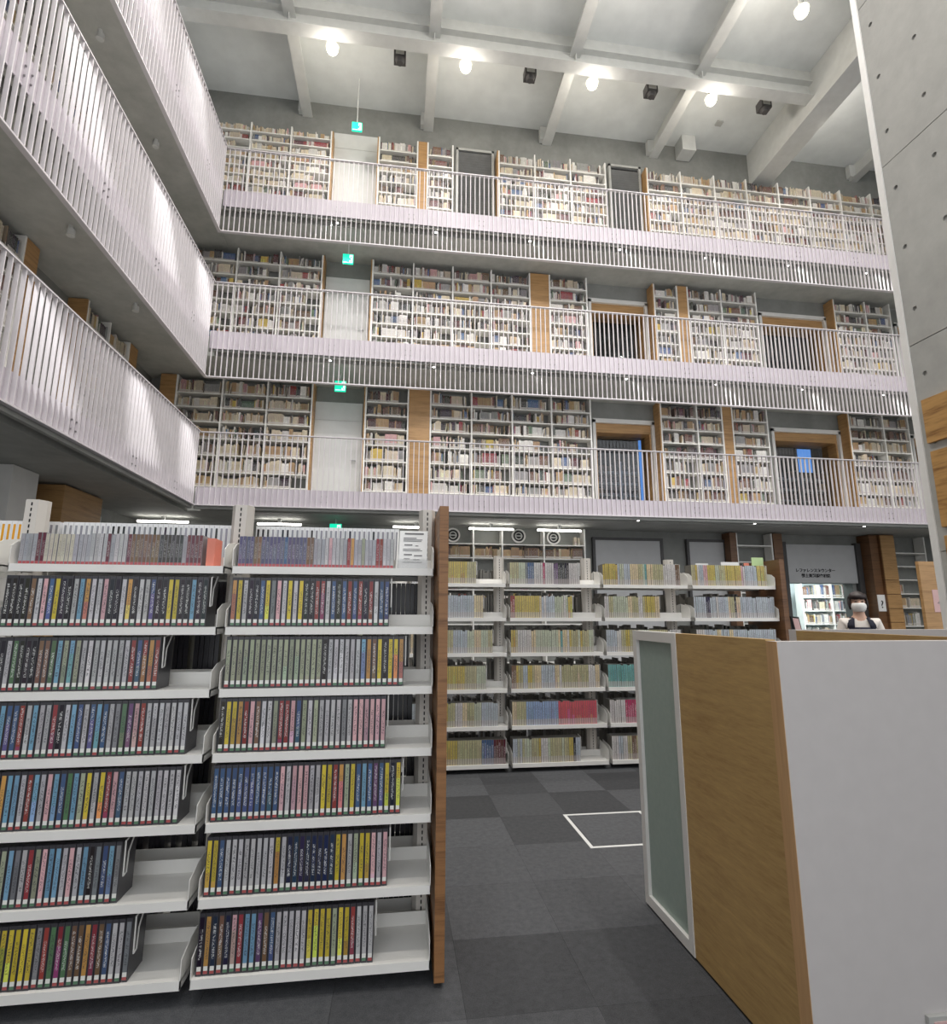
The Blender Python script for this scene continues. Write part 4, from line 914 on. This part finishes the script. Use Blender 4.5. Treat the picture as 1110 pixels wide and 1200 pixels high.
for s_ in (-1, 1):
    wr_ = chain(3, [((s_ * .155, .005, 1.375), .05), ((s_ * .195, .02, 1.13), .037), ((s_ * .185, -.15, .97), .027)])
    pm_ = chain(wr_, [((s_ * .18, -.215, .955), (.034, .018))])
    for k, (fx, ln) in enumerate(((-.028, .062), (-.01, .072), (.009, .068), (.026, .054))):
        chain(pm_, [((s_ * .18 + fx, -.25, .952), .0095), ((s_ * .18 + fx, -.25 - ln * .6, .94), .009), ((s_ * .18 + fx, -.25 - ln * .9, .915), .008)])
    chain(wr_, [((s_ * .18 - s_ * .036, -.20, .95), .011), ((s_ * .18 - s_ * .05, -.24, .935), .0095)])
    hp = chain(0, [((s_ * .08, 0, .88), .088), ((s_ * .088, -.01, .5), .056), ((s_ * .088, .015, .1), .037), ((s_ * .095, -.06, .045), .036), ((s_ * .1, -.15, .03), .03)])
body = link('body', skin_mesh('body', pts, edg, 'skin'), (0, 0, 0)); body.parent = per; body.location = (0, 0, 0)
tp = [((0, 0, .98), (.15, .115)), ((0, 0, 1.08), (.132, .1)), ((0, 0, 1.25), (.148, .105)), ((0, .005, 1.365), (.112, .082)), ((0, 0, 1.415), (.07, .062))]; te = [(0, 1), (1, 2), (2, 3), (3, 4)]
for s_ in (-1, 1):
    n0 = len(tp); tp += [((s_ * .155, .005, 1.375), .064), ((s_ * .178, .012, 1.27), .066), ((s_ * .19, .018, 1.2), .064)]; te += [(3, n0), (n0, n0 + 1), (n0 + 1, n0 + 2)]
tee = link('t_shirt', skin_mesh('t_shirt', tp, te, 'tee'), (0, 0, 0)); tee.parent = per; tee.location = (0, 0, 0); tee['label'] = 'white t-shirt'
def shell(rows, a0, a1, n, th=.006):
    """cloth patch: rows of (z, rx, ry, cy); angle 0 faces -y"""
    m = MB(); vs = []; closed = abs(a1 - a0) >= 359.9
    for sgn in (0, th):
        for z, rx, ry, c in rows:
            for k in range(n + 1):
                a = math.radians(a0 + (a1 - a0) * k / n); vs.append((math.sin(a) * (rx + sgn), c - math.cos(a) * (ry + sgn), z))
    R_ = len(rows); N = n + 1; fs = []; o2 = R_ * N
    for i in range(R_ - 1):
        for k in range(n):
            q = (i * N + k, i * N + k + 1, (i + 1) * N + k + 1, (i + 1) * N + k); fs += [q[::-1], tuple(x + o2 for x in q)]
    for k in range(n):
        for i in (0, R_ - 1): fs.append((i * N + k, i * N + k + 1, o2 + i * N + k + 1, o2 + i * N + k))
    for i in range(R_ - 1):
        for k in (0, n): fs.append((i * N + k, (i + 1) * N + k, o2 + (i + 1) * N + k, o2 + i * N + k))
    return m.add(vs, fs)
def pp_(m, name, mat, lab=None):
    o = link(name, m.mesh(name, mat, smooth=True), (0, 0, 0)); o.parent = per; o.location = (0, 0, 0)
    if lab: o['label'] = lab
    return o
dr = shell([(.42, .25, .22, 0), (.7, .215, .185, 0), (.95, .175, .14, 0), (1.08, .158, .125, 0), (1.14, .16, .126, 0)], 0, 360, 28)
dr.v += []; bib = shell([(1.13, .162, .128, 0), (1.22, .168, .13, 0), (1.32, .164, .124, 0)], -48, 48, 12)
dr.add(bib.v, bib.f)
for a0, a1 in ((-54, -26), (26, 54)):
    s2 = shell([(1.31, .165, .126, 0), (1.35, .160, .118, 0), (1.395, .14, .085, 0), (1.43, .115, .03, 0)], a0, a1, 3); dr.add(s2.v, s2.f)
    s3 = shell([(1.13, .164, .128, 0), (1.28, .168, .13, 0), (1.38, .145, .1, 0), (1.432, .115, .03, 0)], 180 - a1, 180 - a0, 3); dr.add(s3.v, s3.f)
pp_(dr, 'pinafore', 'navy', 'navy pinafore dress')
# hair: cap cut back from the face, fringe, ponytail
h = MB().sphere((0, .004, 1.605), .1, 24, 16, (.98, 1.12, 1.18)); vs = h.v
keep = [f for f in h.f if not (sum(vs[i][1] for i in f) / 4 < -.035 and sum(vs[i][2] for i in f) / 4 < 1.645) and sum(vs[i][2] for i in f) / 4 > 1.52]
h.f = keep; h.add(*(lambda q: (q.v, q.f))(MB().sphere((0, .125, 1.50), .04, 12, 8, (.8, .8, 2.4)))); h.add(*(lambda q: (q.v, q.f))(shell([(1.63, .092, .108, .004), (1.66, .09, .11, .004), (1.69, .078, .1, .004)], -62, 62, 12, .008)))
for s_ in (-1, 1): h.add(*(lambda q: (q.v, q.f))(MB().sphere((s_ * .084, -.03, 1.575), .02, 8, 6, (.7, 1, 3.2))))
pp_(h, 'hair', 'hair', 'dark brown hair tied back')
mk = shell([(1.488, .045, .062, -.022), (1.515, .066, .088, -.02), (1.545, .074, .10, -.018), (1.572, .07, .104, -.016), (1.588, .058, .1, -.014)], -75, 75, 14, .005)
pp_(mk, 'face_mask', 'mask', 'white face mask')
for s_ in (-1, 1):
    pp_(MB().sphere((s_ * .03, -.088, 1.602), .011, 10, 7, (1.25, .7, .6)), 'eye', 'ink_black'); pp_(MB().box(s_ * .03 - .018, s_ * .03 + .018, -.096, -.088, 1.625, 1.631), 'eyebrow', 'hair')
    pp_(MB().sphere((s_ * .076, -.005, 1.585), .02, 8, 6, (.5, .8, 1.4)), 'ear', 'skin')
pp_(MB().sphere((0, -.1, 1.592), .012, 8, 6, (.8, 1, 1.3)), 'nose', 'skin')
